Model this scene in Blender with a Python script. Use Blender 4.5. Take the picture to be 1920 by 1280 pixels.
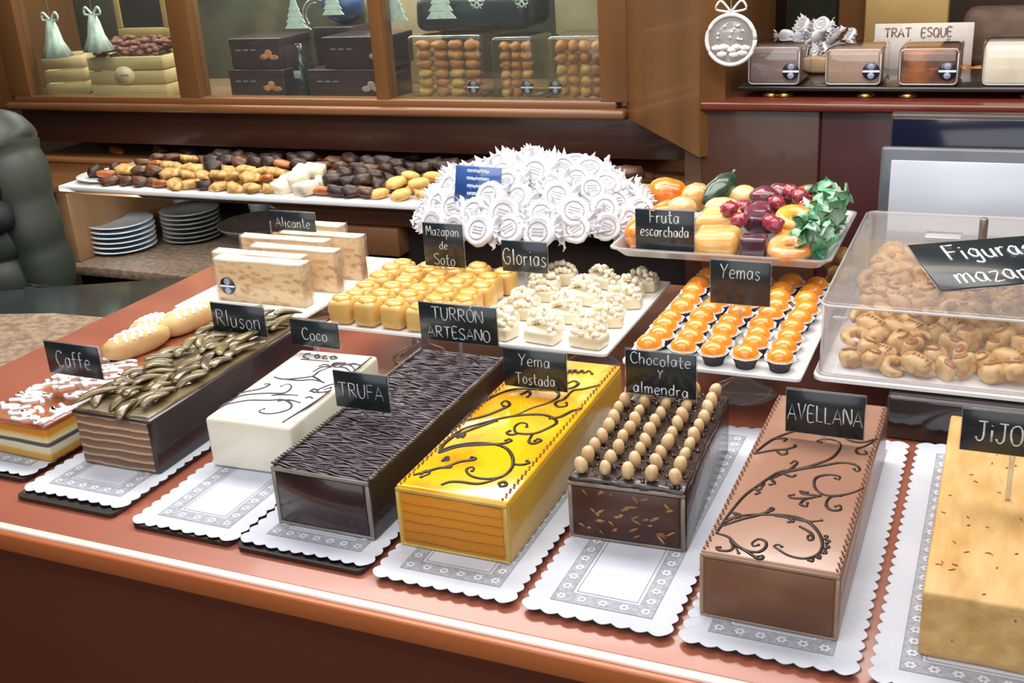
import bpy, bmesh, math, random
from mathutils import Vector, Matrix, Euler
from mathutils import noise as mnoise
random.seed(7)
PI = math.pi
scene = bpy.context.scene
for o in list(bpy.data.objects):
    bpy.data.objects.remove(o)
C = scene.collection

# ------------------------------------------------------------ camera
# metres; z = 0 is the display counter's top, the floor is at z = -1.1
CAM_PITCH, CAM_ROLL, CAM_YAW, CAM_F = .37168, -.0650, -.43542, 2086.0
fwd = Vector((math.sin(CAM_YAW)*math.cos(CAM_PITCH), math.cos(CAM_YAW)*math.cos(CAM_PITCH), -math.sin(CAM_PITCH)))
rgt = Vector((math.cos(CAM_YAW), -math.sin(CAM_YAW), 0)); upv = rgt.cross(fwd)
r2 = rgt*math.cos(CAM_ROLL)+upv*math.sin(CAM_ROLL); u2 = -rgt*math.sin(CAM_ROLL)+upv*math.cos(CAM_ROLL)
cam_data = bpy.data.cameras.new('camera'); cam = bpy.data.objects.new('camera', cam_data); C.objects.link(cam)
mw = Matrix((r2, u2, -fwd)).transposed().to_4x4(); mw.translation = (0, 0, .5)
cam.matrix_world = mw
cam_data.sensor_width = 36; cam_data.lens = CAM_F/1920*36; cam_data.clip_start = .02
scene.camera = cam

# ------------------------------------------------------------ light
world = bpy.data.worlds.new('world'); scene.world = world; world.use_nodes = True
world.node_tree.nodes['Background'].inputs[0].default_value = (1, .9, .8, 1)
world.node_tree.nodes['Background'].inputs[1].default_value = .25
def area(name, loc, target, sx, sy, watts, col):
    l = bpy.data.lights.new(name, 'AREA'); l.shape = 'RECTANGLE'; l.size = sx; l.size_y = sy; l.energy = watts; l.color = col
    o = bpy.data.objects.new(name, l); C.objects.link(o); o.location = loc
    o.rotation_euler = (Vector(target)-Vector(loc)).to_track_quat('-Z', 'Y').to_euler()
    return o
area('display_strip_light', (-.45, 1.12, .82), (-.45, .98, 0), 1.9, .26, 8.2, (1, .97, .93))
area('ceiling_light_over_counter', (-.4, .2, 1.5), (-.5, 1.0, 0), 1.8, .8, 14, (1, .95, .9))
area('front_fill_light', (-.3, -1.1, .75), (-.6, .9, -.2), 2.6, 1.3, 17, (.95, .97, 1))  # fill light added behind the camera to lift the counter front
area('ceiling_light_over_shelves', (-1.3, 1.45, 1.3), (-1.4, 2.0, -.1), 1.8, .35, 17, (1, .93, .84))
area('niche_fill_light', (-1.68, 1.80, -.035), (-1.8, 2.1, -.2), .4, .03, .55, (.95, .98, 1))  # small fill added under the shelf to brighten the plates
area('cabinet_fill_light', (-1.45, 2.22, .68), (-1.45, 2.1, .1), 1.4, .12, 12, (1, .94, .84))  # fill added inside the cabinet to brighten its bays
area('shelf_light', (.0, 1.5, 1.1), (-.1, 1.9, .2), 1.0, .3, 5.5, (1, .9, .78))
scene.view_settings.view_transform = 'Standard'; scene.view_settings.look = 'None'
scene.view_settings.gamma = 1; scene.view_settings.use_curve_mapping = False
scene.view_settings.exposure = 0.35
scene.cycles.transparent_max_bounces = 40

# ------------------------------------------------------------ materials
def lin(h):
    h = h.lstrip('#'); v = [int(h[i:i+2], 16)/255 for i in (0, 2, 4)]
    return tuple(x/12.92 if x <= .04045 else ((x+.055)/1.055)**2.4 for x in v)+(1,)
MATS = {}
def M(name, c1, rough=.5, c2=None, scale=30, stretch=(1, 1, 1), ramp=(.4, .6), bump=0, bscale=None, metal=0, spec=.5, coat=0, sss=0, emit=0, det=4, dist=0):
    if name in MATS: return MATS[name]
    m = bpy.data.materials.new(name); m.use_nodes = True; nt = m.node_tree; N = nt.nodes; L = nt.links
    b = N['Principled BSDF']; b.inputs['Base Color'].default_value = lin(c1); b.inputs['Roughness'].default_value = rough
    b.inputs['Metallic'].default_value = metal; b.inputs['Specular IOR Level'].default_value = spec
    b.inputs['Coat Weight'].default_value = coat; b.inputs['Coat Roughness'].default_value = .08
    if sss:
        b.inputs['Subsurface Weight'].default_value = sss; b.inputs['Subsurface Scale'].default_value = .004
    if emit:
        b.inputs['Emission Color'].default_value = lin(c1); b.inputs['Emission Strength'].default_value = emit
    tc = N.new('ShaderNodeTexCoord'); mp = N.new('ShaderNodeMapping'); mp.inputs['Scale'].default_value = stretch
    L.new(tc.outputs['Object'], mp.inputs[0])
    n = N.new('ShaderNodeTexNoise'); n.inputs['Scale'].default_value = scale; n.inputs['Detail'].default_value = det; n.inputs['Distortion'].default_value = dist
    L.new(mp.outputs[0], n.inputs['Vector'])
    r = N.new('ShaderNodeValToRGB'); r.color_ramp.elements[0].position, r.color_ramp.elements[1].position = ramp
    r.color_ramp.elements[0].color = lin(c1)
    r.color_ramp.elements[1].color = lin(c2) if c2 else tuple(min(1, x*1.12) for x in lin(c1)[:3])+(1,)
    L.new(n.outputs['Fac'], r.inputs[0]); L.new(r.outputs[0], b.inputs['Base Color'])
    if bump:
        n2 = N.new('ShaderNodeTexNoise'); n2.inputs['Scale'].default_value = bscale or scale*3; n2.inputs['Detail'].default_value = 5
        L.new(mp.outputs[0], n2.inputs['Vector'])
        bp = N.new('ShaderNodeBump'); bp.inputs['Strength'].default_value = bump; bp.inputs['Distance'].default_value = .002
        L.new(n2.outputs['Fac'], bp.inputs['Height']); L.new(bp.outputs[0], b.inputs['Normal'])
    MATS[name] = m; return m
def layers(name, stops, height, dist=.6, rough=.6):
    """horizontal layers of a cut cake: stops = [(position 0..1, colour)], repeating every HEIGHT metres"""
    if name in MATS: return MATS[name]
    m = bpy.data.materials.new(name); m.use_nodes = True; nt = m.node_tree; N = nt.nodes; L = nt.links
    b = N['Principled BSDF']; b.inputs['Roughness'].default_value = rough
    tc = N.new('ShaderNodeTexCoord'); sp = N.new('ShaderNodeSeparateXYZ'); L.new(tc.outputs['Object'], sp.inputs[0])
    mp = N.new('ShaderNodeMapping'); mp.inputs['Scale'].default_value = (22, 22, 45); L.new(tc.outputs['Object'], mp.inputs[0])
    n = N.new('ShaderNodeTexNoise'); n.inputs['Scale'].default_value = 1.3; n.inputs['Detail'].default_value = 3; L.new(mp.outputs[0], n.inputs['Vector'])
    a = N.new('ShaderNodeMath'); a.operation = 'MULTIPLY_ADD'; L.new(n.outputs['Fac'], a.inputs[0]); a.inputs[1].default_value = .012*dist; L.new(sp.outputs['Z'], a.inputs[2])
    d = N.new('ShaderNodeMath'); d.operation = 'DIVIDE'; L.new(a.outputs[0], d.inputs[0]); d.inputs[1].default_value = height
    f = N.new('ShaderNodeMath'); f.operation = 'FRACT'; L.new(d.outputs[0], f.inputs[0])
    r = N.new('ShaderNodeValToRGB'); L.new(f.outputs[0], r.inputs[0])
    e = r.color_ramp.elements; e[0].position, e[0].color = stops[0][0], lin(stops[0][1]); e[1].position, e[1].color = stops[-1][0], lin(stops[-1][1])
    for p, c in stops[1:-1]:
        x = e.new(p); x.color = lin(c)
    L.new(r.outputs[0], b.inputs['Base Color'])
    bp = N.new('ShaderNodeBump'); bp.inputs['Strength'].default_value = .5; bp.inputs['Distance'].default_value = .001
    L.new(n.outputs['Fac'], bp.inputs['Height']); L.new(bp.outputs[0], b.inputs['Normal'])
    MATS[name] = m; return m
def clear(name, tint='#ffffff', haze=.04, rough=.03, gloss=1.0):
    """thin clear plastic or glass: passes light, mirrors at grazing angles, a little milky"""
    if name in MATS: return MATS[name]
    m = bpy.data.materials.new(name); m.use_nodes = True; nt = m.node_tree; N = nt.nodes; L = nt.links
    N.remove(N['Principled BSDF']); out = N['Material Output']
    t = N.new('ShaderNodeBsdfTransparent'); t.inputs[0].default_value = lin(tint)
    g = N.new('ShaderNodeBsdfGlossy'); g.inputs['Roughness'].default_value = rough
    d = N.new('ShaderNodeBsdfDiffuse'); d.inputs[0].default_value = (.85, .85, .85, 1)
    lw = N.new('ShaderNodeLayerWeight'); lw.inputs[0].default_value = .5
    pw = N.new('ShaderNodeMath'); pw.operation = 'POWER'; pw.inputs[1].default_value = 4.5; L.new(lw.outputs['Facing'], pw.inputs[0])
    fr = N.new('ShaderNodeMath'); fr.operation = 'MULTIPLY_ADD'; fr.inputs[1].default_value = .8; fr.inputs[2].default_value = .04; L.new(pw.outputs[0], fr.inputs[0])
    mu = N.new('ShaderNodeMath'); mu.operation = 'MULTIPLY'; mu.inputs[1].default_value = gloss; mu.use_clamp = True; L.new(fr.outputs[0], mu.inputs[0])
    a = N.new('ShaderNodeMixShader'); a.inputs[0].default_value = haze; L.new(t.outputs[0], a.inputs[1]); L.new(d.outputs[0], a.inputs[2])
    b = N.new('ShaderNodeMixShader'); L.new(mu.outputs[0], b.inputs[0]); L.new(a.outputs[0], b.inputs[1]); L.new(g.outputs[0], b.inputs[2])
    L.new(b.outputs[0], out.inputs[0]); MATS[name] = m; return m

# ------------------------------------------------------------ mesh building
ICO = {}
def ico(sub):
    if sub not in ICO:
        bm = bmesh.new(); bmesh.ops.create_icosphere(bm, subdivisions=sub, radius=1)
        ICO[sub] = ([v.co.copy() for v in bm.verts], [[v.index for v in f.verts] for f in bm.faces]); bm.free()
    return ICO[sub]
def rrect(x0, x1, y0, y1, r, n=5):
    out = []
    for cx, cy, a0 in ((x1-r, y1-r, 0), (x0+r, y1-r, 90), (x0+r, y0+r, 180), (x1-r, y0+r, 270)):
        for k in range(n+1):
            a = math.radians(a0+90*k/n); out.append((cx+r*math.cos(a), cy+r*math.sin(a)))
    return out
def smooth_pts(pts, k=6, closed=False):
    P = [Vector(p) for p in pts]
    if len(P) < 3: return P
    out = []
    for i in range(len(P)-1):
        a, b, c, d = P[max(i-1, 0)], P[i], P[i+1], P[min(i+2, len(P)-1)]
        for j in range(k):
            t = j/k
            out.append(.5*((2*b)+(c-a)*t+(2*a-5*b+4*c-d)*t*t+(3*b-a-3*c+d)*t**3))
    return out+[P[-1]]
class MB:
    def __init__(s): s.v = []; s.f = []; s.m = []; s.s = []
    def add(s, vs, fs, mi=0, sm=False):
        o = len(s.v); s.v += [tuple(v) for v in vs]
        for f in fs: s.f.append([i+o for i in f]); s.m.append(mi); s.s.append(sm)
        return s
    def box(s, x0, x1, y0, y1, z0, z1, mi=0):
        vs = [(x, y, z) for z in (z0, z1) for y in (y0, y1) for x in (x0, x1)]
        return s.add(vs, [(0, 2, 3, 1), (4, 5, 7, 6), (0, 1, 5, 4), (2, 6, 7, 3), (0, 4, 6, 2), (1, 3, 7, 5)], mi)
    def rbox(s, x0, x1, y0, y1, z0, z1, r=.002, seg=2, mi=0, rot=None, noise=0, sub=0, nsc=60):
        bm = bmesh.new(); bmesh.ops.create_cube(bm, size=1)
        c = Vector(((x0+x1)/2, (y0+y1)/2, (z0+z1)/2))
        for v in bm.verts: v.co = Vector((v.co.x*(x1-x0), v.co.y*(y1-y0), v.co.z*(z1-z0)))
        if r: bmesh.ops.bevel(bm, geom=bm.edges[:], offset=min(r, .49*min(x1-x0, y1-y0, z1-z0)), segments=seg, affect='EDGES', profile=.5)
        if sub: bmesh.ops.subdivide_edges(bm, edges=[e for e in bm.edges if e.calc_length() > r*3], cuts=sub, use_grid_fill=True)
        for v in bm.verts:
            if noise: v.co += mnoise.noise_vector((v.co+c)*nsc)*noise
            if rot: v.co = rot @ v.co
            v.co += c
        bm.verts.index_update()
        s.add([v.co for v in bm.verts], [[v.index for v in f.verts] for f in bm.faces], mi, bool(r)); bm.free(); return s
    def lathe(s, prof, n=24, c=(0, 0, 0), mi=0, mod=None, sm=True, sx=1, sy=1):
        vs = []
        for i, (r, z) in enumerate(prof):
            for k in range(n):
                a = 2*PI*k/n; q = r*(mod(a, i) if mod else 1)
                vs.append((c[0]+q*math.cos(a)*sx, c[1]+q*math.sin(a)*sy, c[2]+z))
        fs = [(i*n+k, i*n+(k+1) % n, (i+1)*n+(k+1) % n, (i+1)*n+k) for i in range(len(prof)-1) for k in range(n)]
        if prof[0][0] > 1e-6: fs.append(tuple(range(n-1, -1, -1)))
        if prof[-1][0] > 1e-6: fs.append(tuple((len(prof)-1)*n+k for k in range(n)))
        return s.add(vs, fs, mi, sm)
    def loft(s, rings, mi=0, sm=False, cap=True):
        n = len(rings[0]); vs = [p for r in rings for p in r]
        fs = [(i*n+k, i*n+(k+1) % n, (i+1)*n+(k+1) % n, (i+1)*n+k) for i in range(len(rings)-1) for k in range(n)]
        s.add(vs, fs, mi, sm)
        if cap: s.f += [[len(s.v)-len(vs)+k for k in range(n-1, -1, -1)], [len(s.v)-n+k for k in range(n)]]; s.m += [mi, mi]; s.s += [False, False]
        return s
    def tube(s, pts, r, n=6, mi=0, flat=1.0):
        P = [Vector(p) for p in pts]; vs = []; up = Vector((0, 0, 1))
        for i, p in enumerate(P):
            t = (P[min(i+1, len(P)-1)]-P[max(i-1, 0)])
            t = t.normalized() if t.length > 1e-9 else Vector((1, 0, 0))
            ref = up if abs(t.z) < .9 else Vector((0, 1, 0))
            a = t.cross(ref).normalized(); b = a.cross(t).normalized()
            rr = r(i/(len(P)-1)) if callable(r) else r
            for k in range(n):
                q = 2*PI*k/n; vs.append(p+a*math.cos(q)*rr+b*math.sin(q)*rr*flat)
        m = len(P); fs = [(i*n+k, i*n+(k+1) % n, (i+1)*n+(k+1) % n, (i+1)*n+k) for i in range(m-1) for k in range(n)]
        fs += [tuple(range(n-1, -1, -1)), tuple((m-1)*n+k for k in range(n))]
        return s.add(vs, fs, mi, True)
    def blob(s, c, r, sub=2, noise=0, seed=0, rot=None, mi=0, nsc=2, sq=1):
        vs, fs = ico(sub); out = []; r = (r, r, r) if not hasattr(r, '__len__') else r
        for v in vs:
            q = Vector([math.copysign(abs(x)**sq, x) for x in v]) if sq != 1 else v.copy()
            q *= 1+noise*mnoise.noise(v*nsc+Vector((seed*3.1, seed, seed*.7)))
            q = Vector((q.x*r[0], q.y*r[1], q.z*r[2]))
            if rot: q = rot @ q
            out.append(q+Vector(c))
        return s.add(out, fs, mi, True)
    def build(s, name, mats, parent=None, loc=None, rot=None):
        me = bpy.data.meshes.new(name); me.from_pydata(s.v, [], s.f); me.update()
        mats = mats if isinstance(mats, (list, tuple)) else [mats]
        for m in mats: me.materials.append(m)
        me.polygons.foreach_set('material_index', s.m); me.polygons.foreach_set('use_smooth', s.s)
        o = bpy.data.objects.new(name, me); C.objects.link(o)
        if parent: o.parent = parent
        if loc: o.location = loc
        if rot: o.rotation_euler = rot
        return o
def tag(o, label, cat, group=None, kind=None):
    o['label'] = label; o['category'] = cat
    if group: o['group'] = group
    if kind: o['kind'] = kind
    return o
def struct(o, label):
    o['kind'] = 'structure'; o['label'] = label; return o
def empty(name, loc=(0, 0, 0), rz=0, label=None, cat=None, group=None):
    o = bpy.data.objects.new(name, None); C.objects.link(o); o.empty_display_size = .02
    o.location = loc; o.rotation_euler = (0, 0, rz)
    if label: tag(o, label, cat, group)
    return o
def copy_tree(o, parent=None):
    c = o.copy(); C.objects.link(c)
    if parent: c.parent = parent
    for ch in list(o.children): copy_tree(ch, c)
    return c
class Kind:
    """builds a thing once; place() uses it the first time, then copies it with its parts"""
    def __init__(s, make): s.make = make; s.o = None
    def place(s, loc, rot=(0, 0, 0), label=None, cat=None, group=None, scale=None):
        if s.o is None: s.o = o = s.make()
        else: o = copy_tree(s.o)
        o.location = loc; o.rotation_euler = rot if hasattr(rot, '__len__') else (0, 0, rot)
        if scale: o.scale = scale if hasattr(scale, '__len__') else (scale,)*3
        if label: tag(o, label, cat, group)
        return o
ORD = 'first second third fourth fifth sixth seventh eighth ninth tenth eleventh twelfth thirteenth fourteenth fifteenth sixteenth'.split()
def nth(i): return ORD[i] if i < len(ORD) else 'far'

# ------------------------------------------------------------ chalk handwriting: strokes in a box one unit high
G = {
'C': (.6, [[(.58,.85),(.4,1),(.15,.9),(.02,.5),(.15,.1),(.4,0),(.6,.15)]]),
'A': (.65, [[(0,0),(.33,1),(.65,0)], [(.12,.35),(.54,.35)]]),
'R': (.6, [[(.05,0),(.05,1)], [(.05,1),(.45,.95),(.5,.7),(.4,.52),(.05,.5)], [(.2,.5),(.6,0)]]),
'T': (.65, [[(0,1),(.65,1)], [(.32,1),(.32,0)]]),
'U': (.6, [[(.02,1),(.05,.3),(.2,.02),(.42,.02),(.55,.3),(.58,1)]]),
'F': (.5, [[(.05,0),(.05,1),(.5,1)], [(.05,.52),(.42,.52)]]),
'E': (.5, [[(.5,1),(.05,1),(.05,0),(.5,0)], [(.05,.52),(.42,.52)]]),
'S': (.55, [[(.53,.88),(.35,1),(.1,.92),(.06,.7),(.28,.52),(.5,.35),(.48,.1),(.25,0),(.02,.12)]]),
'N': (.6, [[(.02,0),(.02,1),(.58,0),(.58,1)]]),
'O': (.6, [[(.3,1),(.06,.85),(.02,.45),(.14,.08),(.36,0),(.56,.2),(.58,.65),(.46,.93),(.3,1)]]),
'Y': (.6, [[(.02,1),(.3,.5)], [(.6,1),(.3,.5),(.22,0)]]),
'V': (.6, [[(0,1),(.28,0),(.58,1)]]),
'L': (.5, [[(.05,1),(.05,0),(.5,0)]]),
'J': (.55, [[(.1,1),(.55,1)], [(.38,1),(.38,.25),(.28,.02),(.1,.02),(.0,.2)]]),
'Q': (.62, [[(.3,1),(.06,.85),(.02,.45),(.14,.08),(.36,0),(.56,.2),(.58,.65),(.46,.93),(.3,1)], [(.38,.25),(.6,-.08)]]),
'G': (.65, [[(.58,.85),(.4,1),(.15,.9),(.02,.5),(.15,.1),(.4,0),(.58,.15),(.58,.45),(.35,.45)]]),
'M': (.75, [[(.02,0),(.1,1),(.37,.35),(.65,1),(.72,0)]]),
'P': (.55, [[(.05,0),(.05,1)], [(.05,1),(.45,.95),(.5,.72),(.4,.52),(.05,.5)]]),
'a': (.5, [[(.42,.5),(.2,.6),(.03,.35),(.12,.04),(.32,.06),(.43,.45)], [(.43,.58),(.43,.1),(.5,0)]]),
'c': (.42, [[(.4,.5),(.22,.6),(.04,.38),(.08,.08),(.25,0),(.42,.1)]]),
'd': (.5, [[(.42,.5),(.2,.6),(.03,.35),(.12,.04),(.32,.06),(.43,.3)], [(.43,1),(.43,0)]]),
'e': (.45, [[(.04,.32),(.42,.36),(.36,.58),(.15,.58),(.03,.3),(.14,.03),(.42,.06)]]),
'f': (.4, [[(.4,.95),(.25,1),(.16,.8),(.16,0)], [(.0,.55),(.36,.55)]]),
'g': (.5, [[(.42,.5),(.2,.6),(.03,.38),(.12,.1),(.32,.1),(.43,.4)], [(.43,.58),(.43,-.2),(.28,-.36),(.06,-.25)]]),
'h': (.5, [[(.05,1),(.05,0)], [(.05,.35),(.22,.58),(.4,.5),(.42,0)]]),
'i': (.2, [[(.1,.58),(.1,0)], [(.1,.8),(.11,.83)]]),
'j': (.3, [[(.2,.58),(.2,-.2),(.05,-.33)], [(.2,.8),(.21,.83)]]),
'l': (.2, [[(.1,1),(.1,0)]]),
'm': (.7, [[(.04,.58),(.05,0)], [(.05,.35),(.18,.58),(.32,.5),(.33,0)], [(.33,.35),(.48,.58),(.62,.5),(.64,0)]]),
'n': (.5, [[(.04,.58),(.05,0)], [(.05,.35),(.22,.58),(.4,.5),(.42,0)]]),
'o': (.45, [[(.23,.6),(.05,.45),(.05,.12),(.22,0),(.4,.12),(.41,.45),(.23,.6)]]),
'p': (.5, [[(.05,.58),(.05,-.38)], [(.05,.45),(.25,.6),(.42,.42),(.38,.1),(.2,.0),(.05,.12)]]),
'r': (.35, [[(.05,.58),(.06,0)], [(.06,.35),(.18,.57),(.34,.55)]]),
's': (.4, [[(.37,.52),(.2,.6),(.06,.48),(.2,.32),(.36,.18),(.24,0),(.03,.06)]]),
't': (.38, [[(.16,.95),(.16,.12),(.3,0),(.38,.06)], [(0,.62),(.36,.62)]]),
'u': (.5, [[(.04,.58),(.06,.12),(.2,0),(.38,.12),(.42,.58)], [(.42,.58),(.44,0)]]),
'z': (.42, [[(.03,.58),(.4,.58),(.04,0),(.42,0)]]),
' ': (.35, []), "'": (0, [[(-.25,.72),(-.12,.86)]]), '^': (0, [[(-.45,1.12),(-.3,1.25)]]),
}
def write(mb, text, cx, cy, h, maxw, r, y=0, seed=1, mi=0, flat=.6):
    """chalk lines in the x-z plane, centred on (cx, cy), letters h high"""
    rnd = random.Random(seed); gap = .14
    w = sum(G[c][0]+(gap if G[c][0] else 0) for c in text)-gap; k = min(h, maxw/w) if maxw else h
    x = cx-w*k/2; sy = h
    for ch in text:
        gw, st = G[ch]; dy = rnd.uniform(-.05, .05)*sy
        for s_ in st:
            pts = [(x+px*k, y, cy+(py-.5)*sy+dy) for px, py in s_]
            mb.tube(smooth_pts(pts, 4) if len(pts) > 3 else pts, r, 5, mi, flat)
        x += (gw+(gap if gw else 0))*k
    return mb

# decoration lines on the cake tops, in tenths of a millimetre
AV_LINES=[[(56,263),(78,426),(178,566),(340,635),(507,671),(634,640),(736,533),(804,370),(803,223),(723,124),(609,128),(514,194),(488,218),(512,248),(540,228)],[(65,369),(189,515),(277,597),(362,697),(380,739),(360,752),(350,712)],[(409,639),(478,643),(566,636),(669,633),(747,676)],[(514,637),(556,597),(524,580)],[(608,544),(694,485),(731,413),(713,373),(689,416),(715,458)],[(56,263),(148,241),(230,150),(318,97),(399,107),(433,183),(417,261),(363,277),(333,217),(351,173),(379,199)],[(175,199),(216,113),(192,56),(127,45),(103,76),(126,84)],[(230,150),(340,72),(418,18),(445,43),(432,70),(404,45)],[(222,148),(270,49)],[(797,467),(823,459),(812,422)],[(822,415),(848,401),(832,372)],[(832,346),(856,321),(837,299)],[(835,276),(849,238),(826,231)],[(816,196),(818,155),(796,167)],[(775,151),(775,103),(750,111)],[(57,332),(83,590),(128,867),(196,1064),(256,1224),(324,1348),(441,1426),(537,1518),(660,1684),(701,1850),(691,1982),(626,2031),(550,2023),(500,1971),(540,1960)],[(314,1304),(476,1437),(626,1546),(742,1632),(852,1636),(907,1569),(886,1521),(863,1556)],[(277,1210),(374,1384),(414,1523),(389,1559),(369,1510)],[(328,1329),(412,1281),(439,1314)],[(259,1205),(310,1140),(280,1103)],[(191,1043),(231,1115),(225,1014)],[(128,867),(173,998),(228,956),(208,923)],[(83,590),(158,577),(136,516)],[(74,443),(120,511),(165,544),(125,567)],[(46,1586),(127,1859),(248,2059),(351,2147)],[(46,1586),(180,1693),(286,1747),(351,1821),(337,1844)],[(221,1683),(268,1640),(304,1673),(290,1726)],[(127,1859),(156,1914),(250,1942),(239,1893)],[(992,1254),(884,1143),(772,1069),(682,1079),(613,1174),(599,1310),(668,1392),(767,1402),(775,1344),(746,1356)],[(839,1090),(758,1046),(741,928),(788,850),(853,871),(843,941),(813,913)],[(688,1043),(593,975),(492,943),(452,969),(482,997)],[(688,1043),(601,1035),(547,1037),(523,1068),(577,1066)],[(627,985),(579,952),(558,870),(606,848),(605,903)],[(1003,2144),(898,1999),(834,1912),(863,1833),(926,1852),(911,1892)],[(1001,2166),(871,2059),(777,2054),(721,2106),(757,2126)]]
YE_LINES=[[(84,649),(160,772),(305,876),(484,909),(641,857),(766,700),(822,530),(799,377),(686,306),(552,319),(466,402),(483,463),(523,438),(522,401)],[(102,615),(203,765),(356,851),(551,930),(613,1009),(580,1040),(565,1007)],[(802,617),(874,620),(925,673),(895,702)],[(381,105),(422,171),(517,201),(659,209),(748,290),(799,377)],[(820,270),(857,306),(896,259),(858,226),(832,263)],[(287,403),(345,515),(444,583),(445,622),(404,629),(420,587)],[(75,190),(148,267),(229,367),(314,404),(290,434),(275,407)],[(129,214),(147,286),(192,255),(157,179)],[(196,488),(204,568),(237,520),(201,498)],[(64,886),(95,1105),(218,1271),(352,1421),(523,1537),(683,1584),(795,1550),(869,1463),(828,1322),(746,1193),(600,1170),(534,1278),(554,1370),(615,1366),(639,1309)],[(80,932),(183,1132),(298,1317),(325,1346)],[(608,1152),(565,1118),(514,1145),(524,1190)],[(746,1193),(765,1055),(821,1011),(867,1085),(826,1114),(816,1070)],[(21,1257),(173,1413),(263,1575),(300,1701),(235,1777),(208,1721),(254,1665)],[(-41,1603),(85,1877),(216,2062),(470,2109),(610,2124),(679,1999),(638,1845),(535,1700),(451,1516)],[(310,1941),(348,2050),(394,1990),(393,1917)],[(970,2374),(854,2242),(759,2166),(751,1972),(702,1863),(762,1788),(826,1830),(802,1892)],[(667,2189),(733,2233),(756,2339),(693,2397),(653,2335)],[(768,1520),(858,1591),(918,1742),(974,1804)],[(102,615),(66,764),(80,932),(114,1026)],[(124,924),(158,1018),(167,958)],[(48,1867),(31,1718),(-21,1562),(4,1252),(-10,1032)],[(564,2541),(557,2645),(603,2578),(605,2658),(661,2594),(678,2663),(719,2610),(750,2672),(804,2608)]]
CO_LINES=[[(-37,266),(32,356),(59,505),(170,590),(302,646),(445,686),(465,782),(416,879),(352,898),(326,835)],[(-33,216),(65,313),(209,441),(421,502),(537,553),(680,490),(734,386),(686,288),(596,229),(494,233),(465,274),(486,314)],[(-57,544),(69,634),(152,712),(184,813),(165,853),(133,836)],[(362,609),(480,660),(617,681)],[(505,502),(597,563),(744,542)],[(110,1019),(232,996),(368,1053),(498,1146),(497,1282),(552,1415)],[(232,996),(429,1013),(550,1066),(707,1035)],[(498,1146),(573,1110),(707,1035)],[(552,1415),(462,1391),(438,1265)],[(541,1432),(453,1460),(421,1399)],[(552,1415),(588,1525),(740,1507),(846,1417)],[(552,1415),(629,1516),(834,1552)],[(582,1424),(712,1439),(832,1355)],[(631,1457),(739,1566),(863,1532)],[(548,1422),(537,1523),(638,1559)],[(111,1518),(435,1544)],[(125,1689),(70,1661),(106,1579),(176,1556)],[(207,1648),(226,1674),(280,1618),(256,1586),(207,1648)],[(335,1674),(311,1655),(337,1600),(380,1603)],[(394,1665),(434,1688),(482,1639),(438,1611),(394,1665)],[(695,793),(698,866),(770,832),(747,790)],[(750,863),(791,984),(828,1031)],[(807,879),(849,945)],[(741,646),(764,688),(811,666)],[(699,812),(804,806),(926,876)],[(844,106),(875,444),(890,671),(926,876)],[(916,1359),(933,1560),(937,1762)]]
# ------------------------------------------------------------ room
wall_m = M('wall_paint', '#6b5a48', .8, '#75634f', 3)
wood_a = M('cabinet_wood', '#78522f', .38, '#654224', 9, (1, 1, .12), (.3, .7), .05, 60, coat=.25)
wood_h = M('cabinet_wood_crosswise', '#83593a', .35, '#6b4629', 9, (.12, 1, 1), (.3, .7), .05, 60, coat=.3)
fascia_m = M('dark_fascia_wood', '#3e2016', .42, '#33190f', 5, (.15, 1, 1), (.3, .7), .03, 40, coat=.2)
red_m = M('dark_red_panel', '#43191b', .4, '#38141a', 4, (1, 1, .2), (.3, .7), coat=.2)
lid_m = M('counter_wood', '#aa644f', .34, '#995845', 14, (.16, 1, 1), (.3, .7), .03, 80, coat=.25)
edge_m = M('counter_edge_wood', '#b8683a', .4, '#a85c36', 14, (.16, 1, 1), (.3, .7), coat=.2)
front_m = M('counter_front_wood', '#693627', .45, '#532a1d', 10, (.1, 1, 1), (.3, .75), .04, 60, coat=.2)
strip_m = M('edge_highlight', '#f4e2d6', .3, None, 20, spec=.8)
floor_m = M('floor_tile', '#2b2725', .35, '#332e2b', 4)
gran_m = M('speckled_granite', '#a58f7a', .4, '#7c6a59', 90, (1, 1, 1), (.35, .62), .05, 200)
blackglass = M('dark_glossy_worktop', '#2a3032', .12, '#343a3c', 6, spec=.6, coat=.5)
dark_m = M('dark_recess', '#231a18', .7, '#2b201c', 8)
white_por = M('white_porcelain', '#f3f4f6', .22, None, 10, spec=.6, coat=.3)
white_card = M('white_board', '#f4f4f6', .35, None, 10)
steel = M('brushed_steel', '#d3d3d6', .38, '#c6c6ca', 40, metal=.7)
brass = M('brass', '#b08a52', .25, None, 40, metal=.9)
clear_m = clear('clear_plastic', '#f6f6f8', .05, .05)
cab_glass = clear('cabinet_glass', '#eef2ef', .015, .02)
glass_m = clear('pressed_glass', '#f8f9fb', .20, .06, 2.6)
black_m = M('black_plastic', '#17171a', .35, None, 10)
struct(MB().box(-4, 2.5, -1.5, 2.9, -1.14, -1.1).build('floor', floor_m), 'dark floor of the pastry shop')
struct(MB().box(-4, 2.5, -1.5, 2.9, 1.8, 1.84).build('ceiling', wall_m), 'plain ceiling of the pastry shop')
struct(MB().box(-4, 2.5, 2.9, 2.94, -1.1, 1.8).build('wall_back', wall_m), 'brown wall behind the cabinets')
struct(MB().box(-4.04, -4, -1.5, 2.9, -1.1, 1.8).build('wall_left', wall_m), 'brown side wall beyond the customer')
struct(MB().box(2.5, 2.54, -1.5, 2.9, -1.1, 1.8).build('wall_right', wall_m), 'brown side wall beyond the till')
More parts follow.
